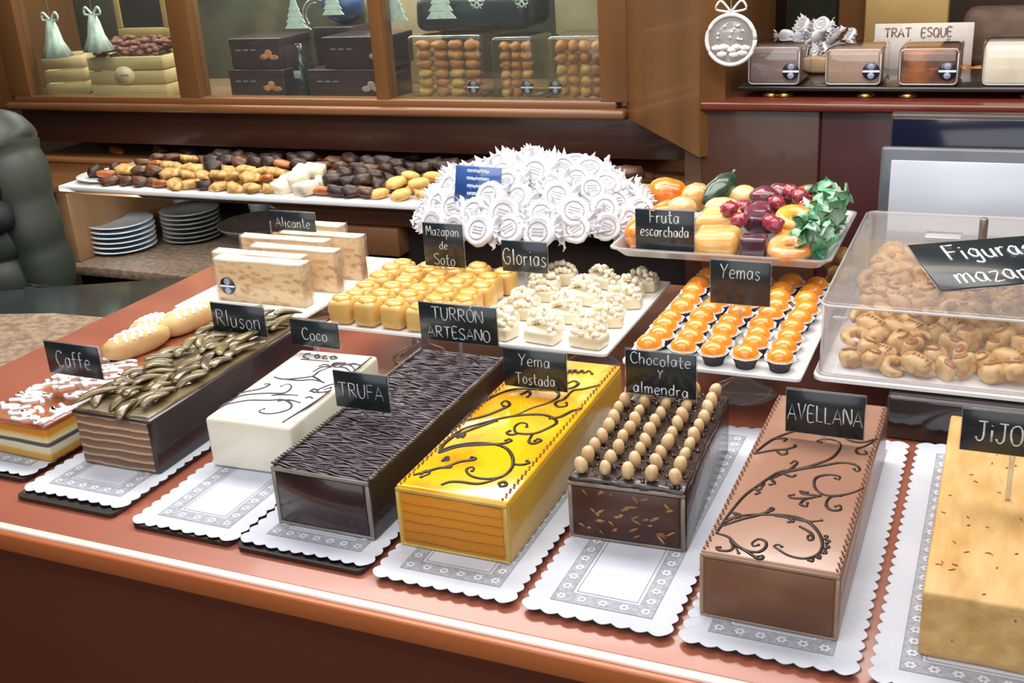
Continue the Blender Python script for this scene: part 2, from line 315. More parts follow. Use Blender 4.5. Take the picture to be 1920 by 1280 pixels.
struct(MB().box(-4, 2.5, -1.54, -1.5, -1.1, 1.8).build('wall_front', wall_m), 'plain wall behind the camera')

# display counter
cnt = empty('display_counter', (0, 0, -1.1), 0, 'long reddish brown wooden counter carrying the cakes and trays', 'counter')
MB().rbox(-1.14, 1.0, .6205, 1.42, 1.1-.02, 1.1, .0015).build('worktop', lid_m, cnt)
MB().rbox(-1.14, 1.0, .606, .6195, 1.1-.02, 1.1-.0015, .002).build('edge_band', edge_m, cnt)['label'] = 'orange brown front edge band'
MB().rbox(-1.14, 1.0, .6125, .6205, 1.1-.004, 1.1+.0008, .001).build('highlight_strip', strip_m, cnt)['label'] = 'thin pale strip standing for the highlight along the front edge'  # pale strip stands in for the bright reflection along the edge
MB().box(-1.12, .98, .615, .64, .05, 1.08).build('front_panel', front_m, cnt)['label'] = 'dark brown front panel'
MB().box(-1.12, -1.1, .64, 1.40, .05, 1.08).build('side_panel', front_m, cnt)
MB().box(-1.1, .96, 1.38, 1.40, .05, 1.08).build('rear_panel', dark_m, cnt)
MB().box(-1.1, .96, .66, 1.38, 0, .05).build('plinth', dark_m, cnt)

# worktops to the left
gr = empty('granite_counter', (0, 0, -1.1), 0, 'beige speckled granite counter at the end of the wooden counter', 'counter')
MB().add([(-2.6, .3, 1.02), (-1.16, .3, 1.02), (-1.16, 1.215, 1.02), (-1.35, 1.205, 1.02), (-1.6, 1.13, 1.02), (-2.6, 1.0, 1.02),
          (-2.6, .3, 1.05), (-1.16, .3, 1.05), (-1.16, 1.215, 1.05), (-1.35, 1.205, 1.05), (-1.6, 1.13, 1.05), (-2.6, 1.0, 1.05)],
         [(5, 4, 3, 2, 1, 0), (6, 7, 8, 9, 10, 11)]+[(i, (i+1) % 6, 6+(i+1) % 6, 6+i) for i in range(6)]).build('worktop', gran_m, gr)
MB().box(-2.5, -1.2, .36, .98, 0, 1.02).build('cabinet_body', front_m, gr)
bg = empty('dark_glossy_counter', (0, 0, -1.1), 0, 'dark grey glossy worktop between granite counter and plate shelf', 'counter')
MB().add([(x, y, z) for z in (1.0, 1.02) for x, y in ((-1.6, 1.14), (-1.35, 1.215), (-1.15, 1.225), (-1.15, 1.46), (-1.30, 1.50), (-1.62, 1.34), (-1.66, 1.2))],
         [(6, 5, 4, 3, 2, 1, 0), tuple(range(7, 14))]+[(i, (i+1) % 7, 7+(i+1) % 7, 7+i) for i in range(7)]).build('worktop', blackglass, bg)
MB().box(-1.32, -1.16, 1.23, 1.44, 0, 1.0).build('cabinet_body', dark_m, bg)

# ------------------------------------------------------------ back furniture: plate niche, cookie shelf, glazed cabinet
bf = empty('back_cabinet', (0, 0, -1.1), 0, 'brown wooden wall cabinet with three glazed bays above a dark board', 'cabinet')
def part(name, m, parent, *boxes, r=.003):
    mb = MB()
    for b in boxes: mb.rbox(*b, r=r)
    return mb.build(name, m, parent)
Z = 1.1
part('sill', wood_h, bf, (-2.22, -.66, 1.975, 2.03, Z+.118, Z+.136), r=.006)
part('lower_rail', wood_h, bf, (-2.2, -.68, 1.99, 2.03, Z+.1345, Z+.15))
part('fascia_board', fascia_m, bf, (-2.2, -.53, 2.0, 2.03, Z+.04, Z+.119))['label'] = 'dark brown board below the glass'
for x0, x1 in ((-2.21, -2.145), (-1.70, -1.642), (-1.196, -1.166), (-.712, -.655)):
    part('post', wood_a, bf, (x0, x1, 1.99, 2.03, Z+.148, Z+.9))
part('back_panel', M('cabinet_inside', '#4e5043', .6, '#33342c', 6), bf, (-2.36, -.66, 2.38, 2.4, Z+.01, Z+.9))
part('shelf_board', M('cabinet_shelf', '#8b7256', .3, '#7a634a', 9, (.2, 1, 1)), bf, (-2.34, -.66, 2.03, 2.38, Z+.118, Z+.132))
part('top_board', wood_h, bf, (-2.22, -.64, 1.98, 2.4, Z+.9, Z+.93))
part('side_panel', wood_a, bf, (-2.36, -2.34, 2.03, 2.38, Z+.118, Z+.9))
part('front_end_board', wood_a, bf, (-2.36, -2.21, 2.0, 2.03, Z+.118, Z+.9))
part('upright', wood_a, bf, (-1.50, -1.475, 2.34, 2.37, Z+.132, Z+.9))
for x0, x1 in ((-2.145, -1.70), (-1.642, -1.196), (-1.166, -.712)):
    MB().box(x0, x1, 2.008, 2.012, Z+.15, Z+.9).build('pane', cab_glass, bf)
# slanted pillar where the wall cabinet turns towards the till
pil = tag(MB().add([(x, y, z) for z in (.118, 1.0) for x, y in ((-.662, 2.0), (-.443, 1.69), (-.41, 1.72), (-.41, 2.1), (-.655, 2.1))],
   [(4, 3, 2, 1, 0), (5, 6, 7, 8, 9)]+[(i, (i+1) % 5, 5+(i+1) % 5, 5+i) for i in range(5)]).build('cabinet_pillar', wood_a),
   'wide smooth brown wooden pillar between the glazed cabinet and the till shelf', 'pillar')
pil.name = 'pillar'
# lower cabinet with niche
lc = empty('back_counter', (0, 0, -1.1), 0, 'back counter with stone niche floor and wooden drawer under the biscuits', 'counter')
part('stone_shelf', gran_m, lc, (-1.955, -1.2, 1.805, 2.3, Z-.222, Z-.2), r=.002)
part('end_post', M('pale_wood', '#94714e', .5, '#836040', 12, (1, 1, .2)), lc, (-1.965, -1.93, 1.83, 2.3, Z-.2, Z-.03))['label'] = 'pale wooden end post'
part('lower_front', dark_m, lc, (-1.95, -.49, 1.84, 1.86, 0, Z-.222))
part('niche_back', dark_m, lc, (-1.95, -.49, 2.28, 2.3, Z-.2, Z-.014))
part('biscuit_shelf_base', wood_h, lc, (-2.2, -.49, 1.80, 2.36, Z-.03, Z-.0125))
dr = part('drawer', M('drawer_wood', '#8a5f3f', .45, '#7a5035', 10, (.15, 1, 1)), lc, (-1.335, -1.06, 1.79, 2.2, Z-.118, Z-.062))
part('drawer_rail', M('drawer_rail_wood', '#6b4630', .5, '#5c3b28', 10, (.15, 1, 1)), lc, (-1.345, -.50, 1.80, 1.82, Z-.06, Z-.03))
part('right_front', dark_m, lc, (-1.2, -.49, 1.83, 1.85, Z-.3, Z-.03))
sh = tag(MB().rbox(-1.872, -.49, 1.755, 2.0, -.0125, 0, .003).build('biscuit_shelf', white_card), 'long white shelf board piled with biscuits and chocolates', 'shelf')

# right furniture
rc = empty('till_shelf_cabinet', (0, 0, -1.1), 0, 'dark red wooden cabinet with a ledge behind the till screens', 'cabinet')
part('red_front', red_m, rc, (-.262, .8, 1.703, 1.73, 0, Z+.2))['label'] = 'dark red front panel'
part('brown_front', M('mid_brown_panel', '#4d2e22', .45, '#432618', 4, (1, 1, .2), coat=.2), rc, (-.443, -.262, 1.70, 1.73, 0, Z+.2))['label'] = 'brown front panel'
MB().add([(x, y, z) for z in (0, Z+.1175) for x, y in ((-.487, 1.995), (-.487, 1.765), (-.444, 1.705), (-.444, 1.74), (-.46, 1.995))], [(4, 3, 2, 1, 0), (5, 6, 7, 8, 9)]+[(i, (i+1) % 5, 5+(i+1) % 5, 5+i) for i in range(5)]).build('corner_panel', MATS['mid_brown_panel'], rc)
part('ledge', M('red_brown_ledge', '#6f3426', .25, '#602a1e', 8, (.2, 1, 1), coat=.5), rc, (-.443, .8, 1.69, 2.3, Z+.19, Z+.203))
part('back_board', M('shop_back_board', '#46382c', .6, '#3a3026', 4), rc, (-.41, .8, 2.3, 2.32, Z+.2, Z+.9))
part('mullion', wood_a, rc, (-.305, -.255, 2.14, 2.18, Z+.203, Z+.9))
part('dark_window', M('dark_green_glass', '#33382c', .15, '#2b3027', 3, spec=.6), rc, (-.40, -.31, 2.15, 2.16, Z+.203, Z+.9))

# ------------------------------------------------------------ cakes
def cakes_material():
    pass
doily_w = M('doily_paper', '#cbd0dd', .8, '#c2c8d6', 12)
doily_g = M('doily_lace_grey', '#aaaeba', .85, '#9a9fab', 220, ramp=(.45, .55))
doily_l = M('doily_line', '#80848f', .85)
doily_f = M('doily_flower_white', '#d8dce6', .8)
def doily(x0, x1, y0, y1, z, seed, side, order):
    rnd = random.Random(seed); mb = MB(); cx, cy = (x0+x1)/2, (y0+y1)/2; w, h = (x1-x0)/2, (y1-y0)/2
    mb_o = []; nx, ny = max(5, int((x1-x0)/.0125)), int((y1-y0)/.0125)
    def edge(ax, ay, bx, by, n, ox, oy):
        for i in range(n*6):
            t = i/(n*6); s_ = abs(math.sin(PI*i/6))*.0035
            mb_o.append((ax+(bx-ax)*t+ox*s_, ay+(by-ay)*t+oy*s_))
    edge(-w, -h, w, -h, nx, 0, -1); edge(w, -h, w, h, ny, 1, 0); edge(w, h, -w, h, nx, 0, 1); edge(-w, h, -w, -h, ny, -1, 0)
    def zf(x, y, lift):
        return lift*(.0016*mnoise.noise(Vector((x*28, y*28, seed)))+.0014)
    outer = [(x, y, zf(x, y, 1)) for x, y in mb_o]; n = len(outer); fx, fy = (w-.012)/w, (h-.012)/h
    mid = [(x*fx, y*fy, .0004) for x, y, _ in outer]
    top = outer+mid; bot = [(x, y, z_-.0005) for x, y, z_ in top]
    N2 = len(top)
    fs = [(i, (i+1) % n, n+(i+1) % n, n+i) for i in range(n)]+[tuple(range(n, 2*n))]
    fs += [(N2+i, N2+n+i, N2+n+(i+1) % n, N2+(i+1) % n) for i in range(n)]+[tuple(range(N2+2*n-1, N2+n-1, -1))]
    fs += [(i, N2+i, N2+(i+1) % n, (i+1) % n) for i in range(n)]
    mb.add(top+bot, fs, 0, False)
    def frame(a, b, zz, mi):   # a flat printed frame between insets a and b
        o_ = [(-w+a, -h+a), (w-a, -h+a), (w-a, h-a), (-w+a, h-a)]; i_ = [(-w+b, -h+b), (w-b, -h+b), (w-b, h-b), (-w+b, h-b)]
        mb.add([(x, y, zz) for x, y in o_+i_], [(k, (k+1) % 4, 4+(k+1) % 4, 4+k) for k in range(4)], mi)
    frame(.0155, .0160, .0007, 2); frame(.016, .0285, .0007, 1); frame(.0285, .0290, .0007, 2); frame(.0315, .0320, .0007, 2)
    b_ = .02225
    def flower(px, py):
        for k in range(6):
            a = k*PI/3; c = (px+.0026*math.cos(a), py+.0026*math.sin(a)); vs = [(c[0]+.0014*math.cos(q*PI/3), c[1]+.0014*math.sin(q*PI/3), .0010) for q in range(6)]
            mb.add(vs, [tuple(range(6))], 3)
    k = int((2*w-2*b_)/.0135); [flower(-w+b_+(2*w-2*b_)*i/k, s_*(h-b_)) for i in range(k+1) for s_ in (-1, 1)]
    k = int((2*h-2*b_)/.0135); [flower(s_*(w-b_), -h+b_+(2*h-2*b_)*i/k) for i in range(1, k) for s_ in (-1, 1)]
    o = mb.build('paper_doily', [doily_w, doily_g, doily_l, doily_f], None, (cx, cy, z))
    return tag(o, 'white scalloped lace-print paper doily under the %s' % side, 'doily', 'paper doilies under the cakes')
def board(x0, x1, y0, y1, side, z1=.005):
    mb = MB(); ins = lambda e, z: [(x, y, z) for x, y in rrect(x0+e, x1-e, y0+e, y1-e, .006)]
    mb.loft([ins(.002, 0), ins(0, .0015), ins(0, z1), ins(.003, z1), ins(.005, z1-.0012)])
    return tag(mb.build('cake_board', M('black_board', '#26211f', .35, '#1e1a19', 20)), 'flat black tray under the %s' % side, 'tray', 'black trays under the cakes')
CAKES = [  # name, x0, x1, front, back, doily (x0, x1, front, back), board front
 ('coffee cake with white icing squiggles', (-.985, -.853, .69, 1.06)),
 ('layered praline cake', (-.845, -.715, .668, 1.03)),
 ('white coconut cake', (-.697, -.578, .652, .96)),
 ('dark truffle cake', (-.580, -.445, .655, .99)),
 ('yellow toasted yolk cake', (-.442, -.3125, .645, 1.0)),
 ('chocolate and almond cake', (-.3095, -.1885, .643, .99)),
 ('pinkish brown hazelnut cake', (-.1865, -.0585, .642, 1.0)),
 ('beige soft almond nougat block', (-.0555, .105, .642, 1.005))]
for i, (nm, d) in enumerate(CAKES):
    doily(d[0]+.0045, d[1]-.0045, d[2]+.002, d[3], .0056, i+3, nm, i)
    bf_ = {0: (.685,), 1: (.657,), 2: (.650,), 3: (.648,)}.get(i, (d[2]+.004,))[0]
    board(d[0]+.005, d[1]-.005, bf_, d[3]-.01, nm, .005)
ZC = .0066
def cake_body(root, w, l, h, m, r=.003, noise=0, sub=0, name='body', y0=0):
    return MB().rbox(0, w, y0, l, 0, h, r, 3, 0, None, noise, sub).build(name, m, root)
def deco(root, lines, h, m, r=.0012, name='swirl_decoration'):
    mb = MB()
    for s_ in lines:
        pts = smooth_pts([(x/1e4, y/1e4, h) for x, y in s_], 4)
        mb.tube(pts, lambda t: r*(.65+.7*math.sin(PI*min(1, .15+t*.85))), 5, 0, .6)
        x, y = s_[-1]; mb.blob((x/1e4, y/1e4, h), (r*1.5, r*1.5, r*.8), 1)
    return mb.build(name, m, root)
def rope(root, x, y0, y1, h, m, r=.0011, name='piped_border'):
    n = int((y1-y0)/.004); mb = MB()
    for i in range(n): mb.blob((x+(.0006 if i % 2 else -.0006), y0+(i+.5)*(y1-y0)/n, h), (r*1.1, .0024, r), 1, rot=Matrix.Rotation(.5, 3, 'Z'))
    return mb.build(name, m, root)
def cut_frame(root, w, h, m, t=.004, y=-.0008, name='wrapping_edge'):
    mb = MB()
    for b in ((0, w, h-t, h), (0, w, 0, t*.7), (0, t, t*.7, h-t), (w-t, w, t*.7, h-t)): mb.rbox(b[0], b[1], y, y+.0016, b[2], b[3], .0007, 1)
    o = mb.build(name, m, root); return o
choc_deco = M('dark_chocolate_lines', '#2e1a15', .3, '#241310', 60)

# coffee cake
ck = empty('coffee_cake', (-.945, .722, ZC), math.radians(-2), 'orange and cream layered coffee cake topped with white icing squiggles', 'cake')
cake_body(ck, .092, .31, .038, layers('coffee_cake_layers', [(0, '#c58a2c'), (.22, '#caa04a'), (.27, '#d8c9a0'), (.40, '#d6cfb4'), (.43, '#4a4444'), (.50, '#55504c'), (.54, '#dbd2b0'), (.66, '#cfa850'), (.70, '#c78222'), (1, '#bd6f1e')], .044, .25), .003)
MB().rbox(-.001, .093, -.001, .311, .036, .042, .0025, 2, 0, None, .0008, 6).build('glaze', M('coffee_glaze', '#a86a4c', .25, '#8a4b30', 40, coat=.6), ck)
mb = MB(); rnd = random.Random(5)
for k in range(52):
    x, y = rnd.uniform(.004, .088), .003+k*.0030; L_ = rnd.uniform(.008, .019); a = rnd.uniform(-.5, 1.2)
    pts = [(x+math.cos(a)*L_*(t-.5)*2+.003*math.sin(t*7+k), y+math.sin(a)*L_*(t-.5)+.0035*math.cos(t*6+k*2), .0425) for t in [j/6 for j in range(7)]]
    pts = [(min(max(p[0], .003), .089), max(p[1], .002), p[2]) for p in pts]
    mb.tube(smooth_pts(pts, 3), .0027, 6, 0, .8)
mb.tube([(.088, .002, .043), (.089, .08, .043), (.089, .16, .043)], .0022, 6)
mb.build('icing', M('white_icing', '#f1eff2', .4), ck)['label'] = 'white icing squiggles'
roll_m = M('pastry_roll', '#d8b987', .5, '#c79c62', 30, ramp=(.3, .7)); ice_m = MATS['white_icing']
for k, (rx, ry, ra, L_) in enumerate(((.044, .185, .25, .085), (.05, .265, .12, .095), (.03, .225, .1, .06))):
    R = Matrix.Rotation(PI/2-ra, 3, 'Z')
    pr_ = MB().blob((rx, ry, .056), (L_/2, .017, .0145), 3, .06, k, R, sq=.8).build('pastry_roll', roll_m, ck)
    mb = MB()
    for j in range(9):
        t = (j-4)/4.3; c = R @ Vector((t*L_/2*.86, 0, 0)); q = max(.35, math.sqrt(max(0, 1-t*t)))
        pts = [Vector((rx, ry, .056))+c+(R @ Vector((.003*math.sin(u*5+j), math.sin(u)*.0172*q, 0)))+Vector((0, 0, math.cos(u)*.0152*q)) for u in [-.95+1.9*i/6 for i in range(7)]]
        mb.tube(smooth_pts(pts, 3), .0024, 5, 0)
    mb.build('icing', ice_m, pr_)

# praline cake
ck = empty('praline_cake', (-.822, .731, ZC), math.radians(1), 'tall dark chocolate cake with brown layers and olive chocolate curls', 'cake')
cake_body(ck, .095, .285, .056, M('dark_glaze', '#2a2126', .3, '#332a2e', 8, coat=.3), .002)
MB().rbox(.002, .0905, -.0012, .002, .001, .0545, .0008, 1).build('cut_face', layers('praline_layers', [(0, '#8a6a52'), (.30, '#7b5a44'), (.62, '#6e4e3a'), (.72, '#b99c80'), (.86, '#c2a88c'), (1, '#84634c')], .0085, .55), ck)['label'] = 'cut face of thin brown layers'
MB().rbox(-.001, .096, -.002, .286, .0545, .058, .0015).build('glaze', MATS['dark_glaze'], ck)
topm = M('praline_cream', '#6a5a3c', .35, '#54452f', 30, bump=.3, bscale=90, coat=.3)
MB().rbox(.002, .093, .0, .283, .054, .0605, .003, 2, 0, None, .0022, 12, 50).build('cream_topping', topm, ck)
curl_m = M('chocolate_curl', '#857650', .35, '#5a4d33', 40, (1, 1, 1), (.35, .65), coat=.5); curl_d = M('dark_curl', '#4a3a28', .3, '#6b5a3a', 40, coat=.5)
rnd = random.Random(21)
for k in range(72):
    y = .012+.262*(k/71)+rnd.uniform(-.006, .006); x = rnd.uniform(.008, .087); L_ = rnd.uniform(.010, .024)
    R = Euler((rnd.uniform(-.2, .2), rnd.uniform(-.25, .25), rnd.uniform(.9, 2.1))).to_matrix()
    pts = [Vector((x, y, .063+.002*(k % 3)))+R @ Vector((L_*(t-.5)*2, .004*math.sin(t*4), .002*math.sin(t*PI))) for t in [j/7 for j in range(8)]]
    MB().tube(pts, lambda t: .0068*math.sqrt(max(.03, math.sin(PI*min(max(t, .03), .97)))), 8, 0, .4).build('chocolate_curl', curl_m if k % 4 else curl_d, ck)

# coconut cake
ck = empty('coconut_cake', (-.688, .763, ZC), math.radians(3), 'glossy white cake with dark palm and swirl drawing', 'cake')
wc = M('white_fondant', '#e9e4d4', .25, '#e3ddca', 12, coat=.35, sss=.05)
cake_body(ck, .096, .182, .0525, wc, .004)
MB().rbox(.006, .090, .006, .176, .0515, .0540, .002).build('top_icing', M('white_top_icing', '#f5f4f8', .18, None, 10, coat=.4), ck)
import json
CO = [[(x*math.cos(.052)+y*math.sin(.052), -x*math.sin(.052)+y*math.cos(.052)) for x, y in l] for l in CO_LINES]
CO = [[(min(max(x, 30), 930), min(max(y, 30), 1790)) for x, y in l] for l in CO]
deco(ck, CO, .0542, M('black_icing', '#3a3238', .3), .0010)

# truffle cake
ck = empty('truffle_cake', (-.560, .692, ZC), 0, 'dark chocolate truffle cake with finely ridged glossy top', 'cake')
dk = M('truffle_chocolate', '#2b2023', .28, '#231a1d', 14, coat=.35)
cake_body(ck, .099, .282, .056, dk, .0025)
cut_frame(ck, .098, .056, M('pale_film_edge', '#8d8580', .3, '#7a716c', 30, coat=.4), .0042)
MB().rbox(.005, .093, -.0012, .001, .004, .0515, .001, 1).build('cut_face', M('truffle_filling', '#3a2625', .3, '#2c1c1d', 12, coat=.4), ck)['label'] = 'smooth dark cut face'
mb = MB(); rnd = random.Random(3)
for row in range(94):
    y = .003+row*.00295
    for seg in range(4):
        x0_ = seg*.0245+rnd.uniform(-.005, .005); L_ = rnd.uniform(.020, .027); dy = rnd.uniform(-.001, .001)
        pts = [(min(max(x0_+L_*t, .0005), .0985), y+dy+.0016*math.sin(t*5+row*.9), .0562+.0008*math.sin(PI*t)) for t in (0, .2, .4, .6, .8, 1)]
        mb.tube(pts, lambda t: .0009*math.sqrt(math.sin(PI*min(max(t, .05), .95))), 6, 0, .75)
mb.build('ridged_topping', M('ridged_chocolate', '#5a4d5a', .3, '#463a46', 60, coat=.5), ck)
for sx in (.0985, .0015):
    mb = MB()
    for i in range(60): mb.blob((sx, .004+i*.0046, .0575), (.0035, .0014, .002), 1, .2, i, Matrix.Rotation(.5, 3, 'Z'))
    mb.build('piped_border', M('border_chocolate', '#6f6258', .3, '#3f332e', 80, coat=.8), ck)

# toasted yolk cake
ck = empty('yolk_cake', (-.438, .694, ZC), math.radians(.3), 'bright yellow glazed cake with brown chocolate swirls on top', 'cake')
cake_body(ck, .102, .29, .054, M('yolk_coating', '#c9a43c', .3, '#c2872a', 9, ramp=(.35, .8), coat=.3), .003)
MB().rbox(.0005, .1015, .0005, .2895, .052, .0565, .0022).build('glaze', M('yolk_glaze', '#f2be14', .15, '#e08a10', 22, ramp=(.42, .72), coat=.9, det=3), ck)['label'] = 'shiny yellow glaze'
cut_frame(ck, .101, .0545, M('yellow_film_edge', '#d2b45c', .3, '#c3a04a', 20, coat=.3), .0035)
MB().rbox(.0045, .0965, -.0012, .001, .0035, .0505, .001, 1).build('cut_face', layers('yolk_layers', [(0, '#c47a10'), (.08, '#8f5208'), (.16, '#c9800f'), (.6, '#cc830f'), (1, '#c47a10')], .0088, .45), ck)['label'] = 'orange cut face with thin dark lines'
YE = [[(min(max(x, 20), 1000), min(max(y, 20), 2880)) for x, y in l] for l in YE_LINES]
deco(ck, YE, .0568, choc_deco, .0013)
rope(ck, .0965, .002, .288, .0568, M('yellow_brown_border', '#9a6a14', .3, '#6a3d10', 90)); rope(ck, .0045, .002, .288, .0568, MATS['yellow_brown_border'])

# chocolate and almond cake
ck = empty('chocolate_almond_cake', (-.307, .750, ZC), math.radians(3), 'dark chocolate cake topped with rows of whole pale almonds', 'cake')
cake_body(ck, .099, .187, .052, M('streaky_chocolate', '#38262a', .3, '#271a1c', 30, (1, 1, .25), bump=.5, bscale=70, coat=.5), .003, .0004, 2)
cut_frame(ck, .098, .0525, M('clear_film_edge', '#8a7f6c', .3, '#6e6454', 30, coat=.5), .0036)
MB().rbox(.0045, .0935, -.0012, .001, .0035, .0485, .001, 1).build('cut_face', M('chocolate_filling', '#4c2a1c', .4, '#3d2016', 30), ck)['label'] = 'brown cut face with almond slivers'
rnd = random.Random(8); chip = M('almond_sliver', '#a27650', .5, '#7d5434', 60)
for k in range(34):
    x, z = rnd.uniform(.010, .088), rnd.uniform(.008, .046)
    MB().blob((x, -.0014, z), (rnd.uniform(.002, .0065), .0006, rnd.uniform(.0008, .0018)), 1, .3, k, Matrix.Rotation(rnd.uniform(-.6, .9), 3, 'Y')).build('almond_sliver', chip, ck)
mb = MB().rbox(.001, .098, .0, .186, .050, .056, .002, 2, 0, None, .002, 14, 260)
for k in range(300): mb.blob((rnd.uniform(.004, .095), rnd.uniform(.003, .184), .056), rnd.uniform(.0012, .0026), 1, .4, k)
mb.build('crumb_topping', M('chocolate_crumb', '#241715', .3, '#33221d', 120, bump=.4, coat=.5), ck)
almond_m = M('blanched_almond', '#dcc094', .35, '#cda576', 50, coat=.25)
me0 = None
for c_ in range(5):
    for r_ in range(10):
        if r_ == 9 and c_ == 0: continue
        loc = (.0105+c_*.0193+rnd.uniform(-.001, .001), .009+r_*.0187+rnd.uniform(-.0015, .0015), .0635)
        if me0 is None:
            o = MB().blob((0, 0, 0), (.0053, .0053, .0078), 2, .1, 3).build('almond', almond_m, ck, loc); me0 = o
        else:
            o = me0.copy(); C.objects.link(o); o.parent = ck; o.location = loc
        o.rotation_euler = (rnd.uniform(-.3, .3), rnd.uniform(-.3, .3), rnd.uniform(0, 3)); s_ = rnd.uniform(.9, 1.1); o.scale = (s_,)*3

# hazelnut cake
ck = empty('hazelnut_cake', (-.177, .677, ZC), 0, 'pinkish brown milk chocolate cake with fine dark scrollwork on top', 'cake')
av = M('milk_chocolate', '#8a6350', .32, '#7c5644', 9, coat=.25); avt = M('milk_chocolate_top', '#a17a67', .3, '#98705d', 8, coat=.3)
cake_body(ck, .099, .285, .0525, av, .003)
MB().rbox(.0005, .0985, .0005, .2845, .051, .0545, .0018).build('top_glaze', avt, ck)['label'] = 'smooth pinkish brown top'
cut_frame(ck, .0985, .053, M('pale_brown_edge', '#a58a72', .3, '#94775f', 25, coat=.3), .003)
MB().rbox(.0035, .095, -.0012, .001, .0025, .049, .001, 1).build('cut_face', M('hazelnut_filling', '#7d543d', .5, '#6f4833', 25), ck)
AV = [[(min(max(x, 20), 970), min(max(y, 20), 2830)) for x, y in l] for l in AV_LINES]
deco(ck, AV, .0547, choc_deco, .00105)
rope(ck, .0962, .002, .283, .0547, M('brown_border', '#6e4232', .35, '#5a3226', 90), .0009); rope(ck, .003, .002, .283, .0547, MATS['brown_border'], .0009)
for x, y in ((.053, .272), (.063, .27), (.074, .262)): MB().blob((x, y, .0595), (.0062, .0062, .0056), 2, .08, int(x*1e3)).build('hazelnut', M('peeled_hazelnut', '#e6c890', .35, '#d8b578', 60, coat=.3), ck)

# soft nougat
nb = tag(MB().rbox(-.0255, .078, .679, .967, ZC, .0575, .0025, 2, 0, None, .0005, 10, 70).build('nougat_block', M('soft_nougat', '#d3ae74', .55, '#bc9050', 55, (1, .35, 1), (.35, .68), .7, 120)), 'beige soft almond nougat block beside the hazelnut cake', 'nougat')
rnd = random.Random(31); mb = MB()
for k in range(46): mb.blob((rnd.uniform(-.02, .072), rnd.uniform(.685, .96), .0577), (rnd.uniform(.0008, .003), rnd.uniform(.0004, .0008), .0005), 1, .4, k, Matrix.Rotation(rnd.uniform(0, 3), 3, 'Z'))
for k in range(5): mb.blob((rnd.uniform(-.02, .072), .679, rnd.uniform(.02, .05)), (.0009, .0005, .0009), 1)
mb.build('almond_speck', M('brown_speck', '#7d4f22', .6), nb)['kind'] = 'stuff'
# ------------------------------------------------------------ chalk signs
board_m = M('blackboard', '#1d2328', .3, '#242c31', 8, coat=.25); chalk = M('chalk', '#dfe6ea', .9, '#bcc6cc', 200); holder = clear('clear_holder', '#e9edf0', .1, .05, 2)
def sign(x, Y, z, w, h, lines, label, r=.0006, foot=None, rot=(0, 0, 0), bm=None, cm=None, flare=0):
    """a small board with chalk writing, upright, bottom centre at (x, Y, z); its stick goes down to foot"""
    s = empty('chalk_sign', (x, Y, z), 0, label, 'sign', 'chalkboard price signs'); s.rotation_euler = rot
    MB().rbox(-w/2, w/2, 0, .0016, 0, h, .0006, 1).build('board', bm or board_m, s)
    n = len(lines); mb = MB()
    for i, (t, k, mx) in enumerate(lines):
        write(mb, t, 0, h*(1-(i+.5)/n)if n > 1 else h*.5, k, mx*w, r, -.0001, i+len(t))
    mb.build('lettering', cm or chalk, s)['label'] = 'chalk writing'
    mb = MB(); mb.rbox(-w/2-.0008, w/2+.0008, .0018, .0026, -.001, h+.001, .0003, 1)
    if foot is not None:
        mb.rbox(-.002, .002, .0020, .0034, foot-z, .004, .0005, 1)
    mb.build('holder', holder, s)['label'] = 'clear plastic holder'
    return s
sign(-.873, .79, .07, .0735, .036, [('Caffe', .018, .62)], 'small sign reading Caffe on the coffee cake', foot=.04)
sign(-.887, 1.222, .102, .0725, .030, [('Alicante', .013, .8)], 'sign reading Alicante on the nougat slabs', r=.0005)
sign(-.773, .939, .071, .0725, .035, [('Rluson', .019, .82)], 'sign above the praline cake with faint chalk writing', foot=.05)
sign(-.668, .932, .069, .061, .030, [('Coco', .0135, .55)], 'sign reading Coco behind the white coconut cake', foot=.04)
sign(-.530, .80, .0715, .058, .037, [('TRUFA', .014, .82)], 'sign reading TRUFA on the dark truffle cake', foot=.055)
sign(-.508, .961, .0795, .090, .0415, [('TURRO^N', .0135, .72), ('ARTESANO', .0125, .86)], 'wide sign reading turrón artesano in front of the yellow sweets', foot=.055, r=.0008)
sign(-.396, .898, .067, .0655, .0395, [('Yema', .012, .5), ('Tostada', .0115, .62)], 'sign reading Yema Tostada on the yellow cake', foot=.055)
sign(-.270, .893, .077, .066, .043, [('Chocolate', .011, .88), ('Y', .008, .2), ('almendra', .011, .88)], 'sign reading Chocolate y almendra over the almond cake', foot=.06, r=.0007)
sign(-.1215, .874, .067, .0645, .0395, [('AVELLANA', .0145, .95)], 'sign reading AVELLANA on the hazelnut cake', foot=.055, r=.0007)
sign(.0235, .82, .0965, .074, .0345, [('JiJONA', .016, .72)], 'sign reading JiJONA stuck in the beige nougat block', foot=.05, r=.0009)
sign(-.6185, 1.15, .0955, .054, .0545, [('Mazapan', .012, .82), ('de', .010, .25), ('Soto', .014, .52)], 'tall sign reading Mazapan de Soto below the heap of marzipan', foot=.062)
sign(-.512, 1.15, .096, .058, .038, [('Glorias', .0195, .95)], 'sign reading Glorias behind the white almond sweets', foot=.062, r=.0008)
s_ = sign(-.3545, 1.196, .117, .0695, .0505, [('Fruta', .0145, .5), ('escarchada', .0125, .82), (' ', .01, .3)], 'sign reading Fruta escarchada on the candied fruit tray', r=.0008)
s_ = sign(-.245, 1.10, .0955, .063, .048, [('Yemas', .0155, .66), (' ', .01, .3)], 'sign reading Yemas over the orange yolk sweets', foot=.066, r=.0007)
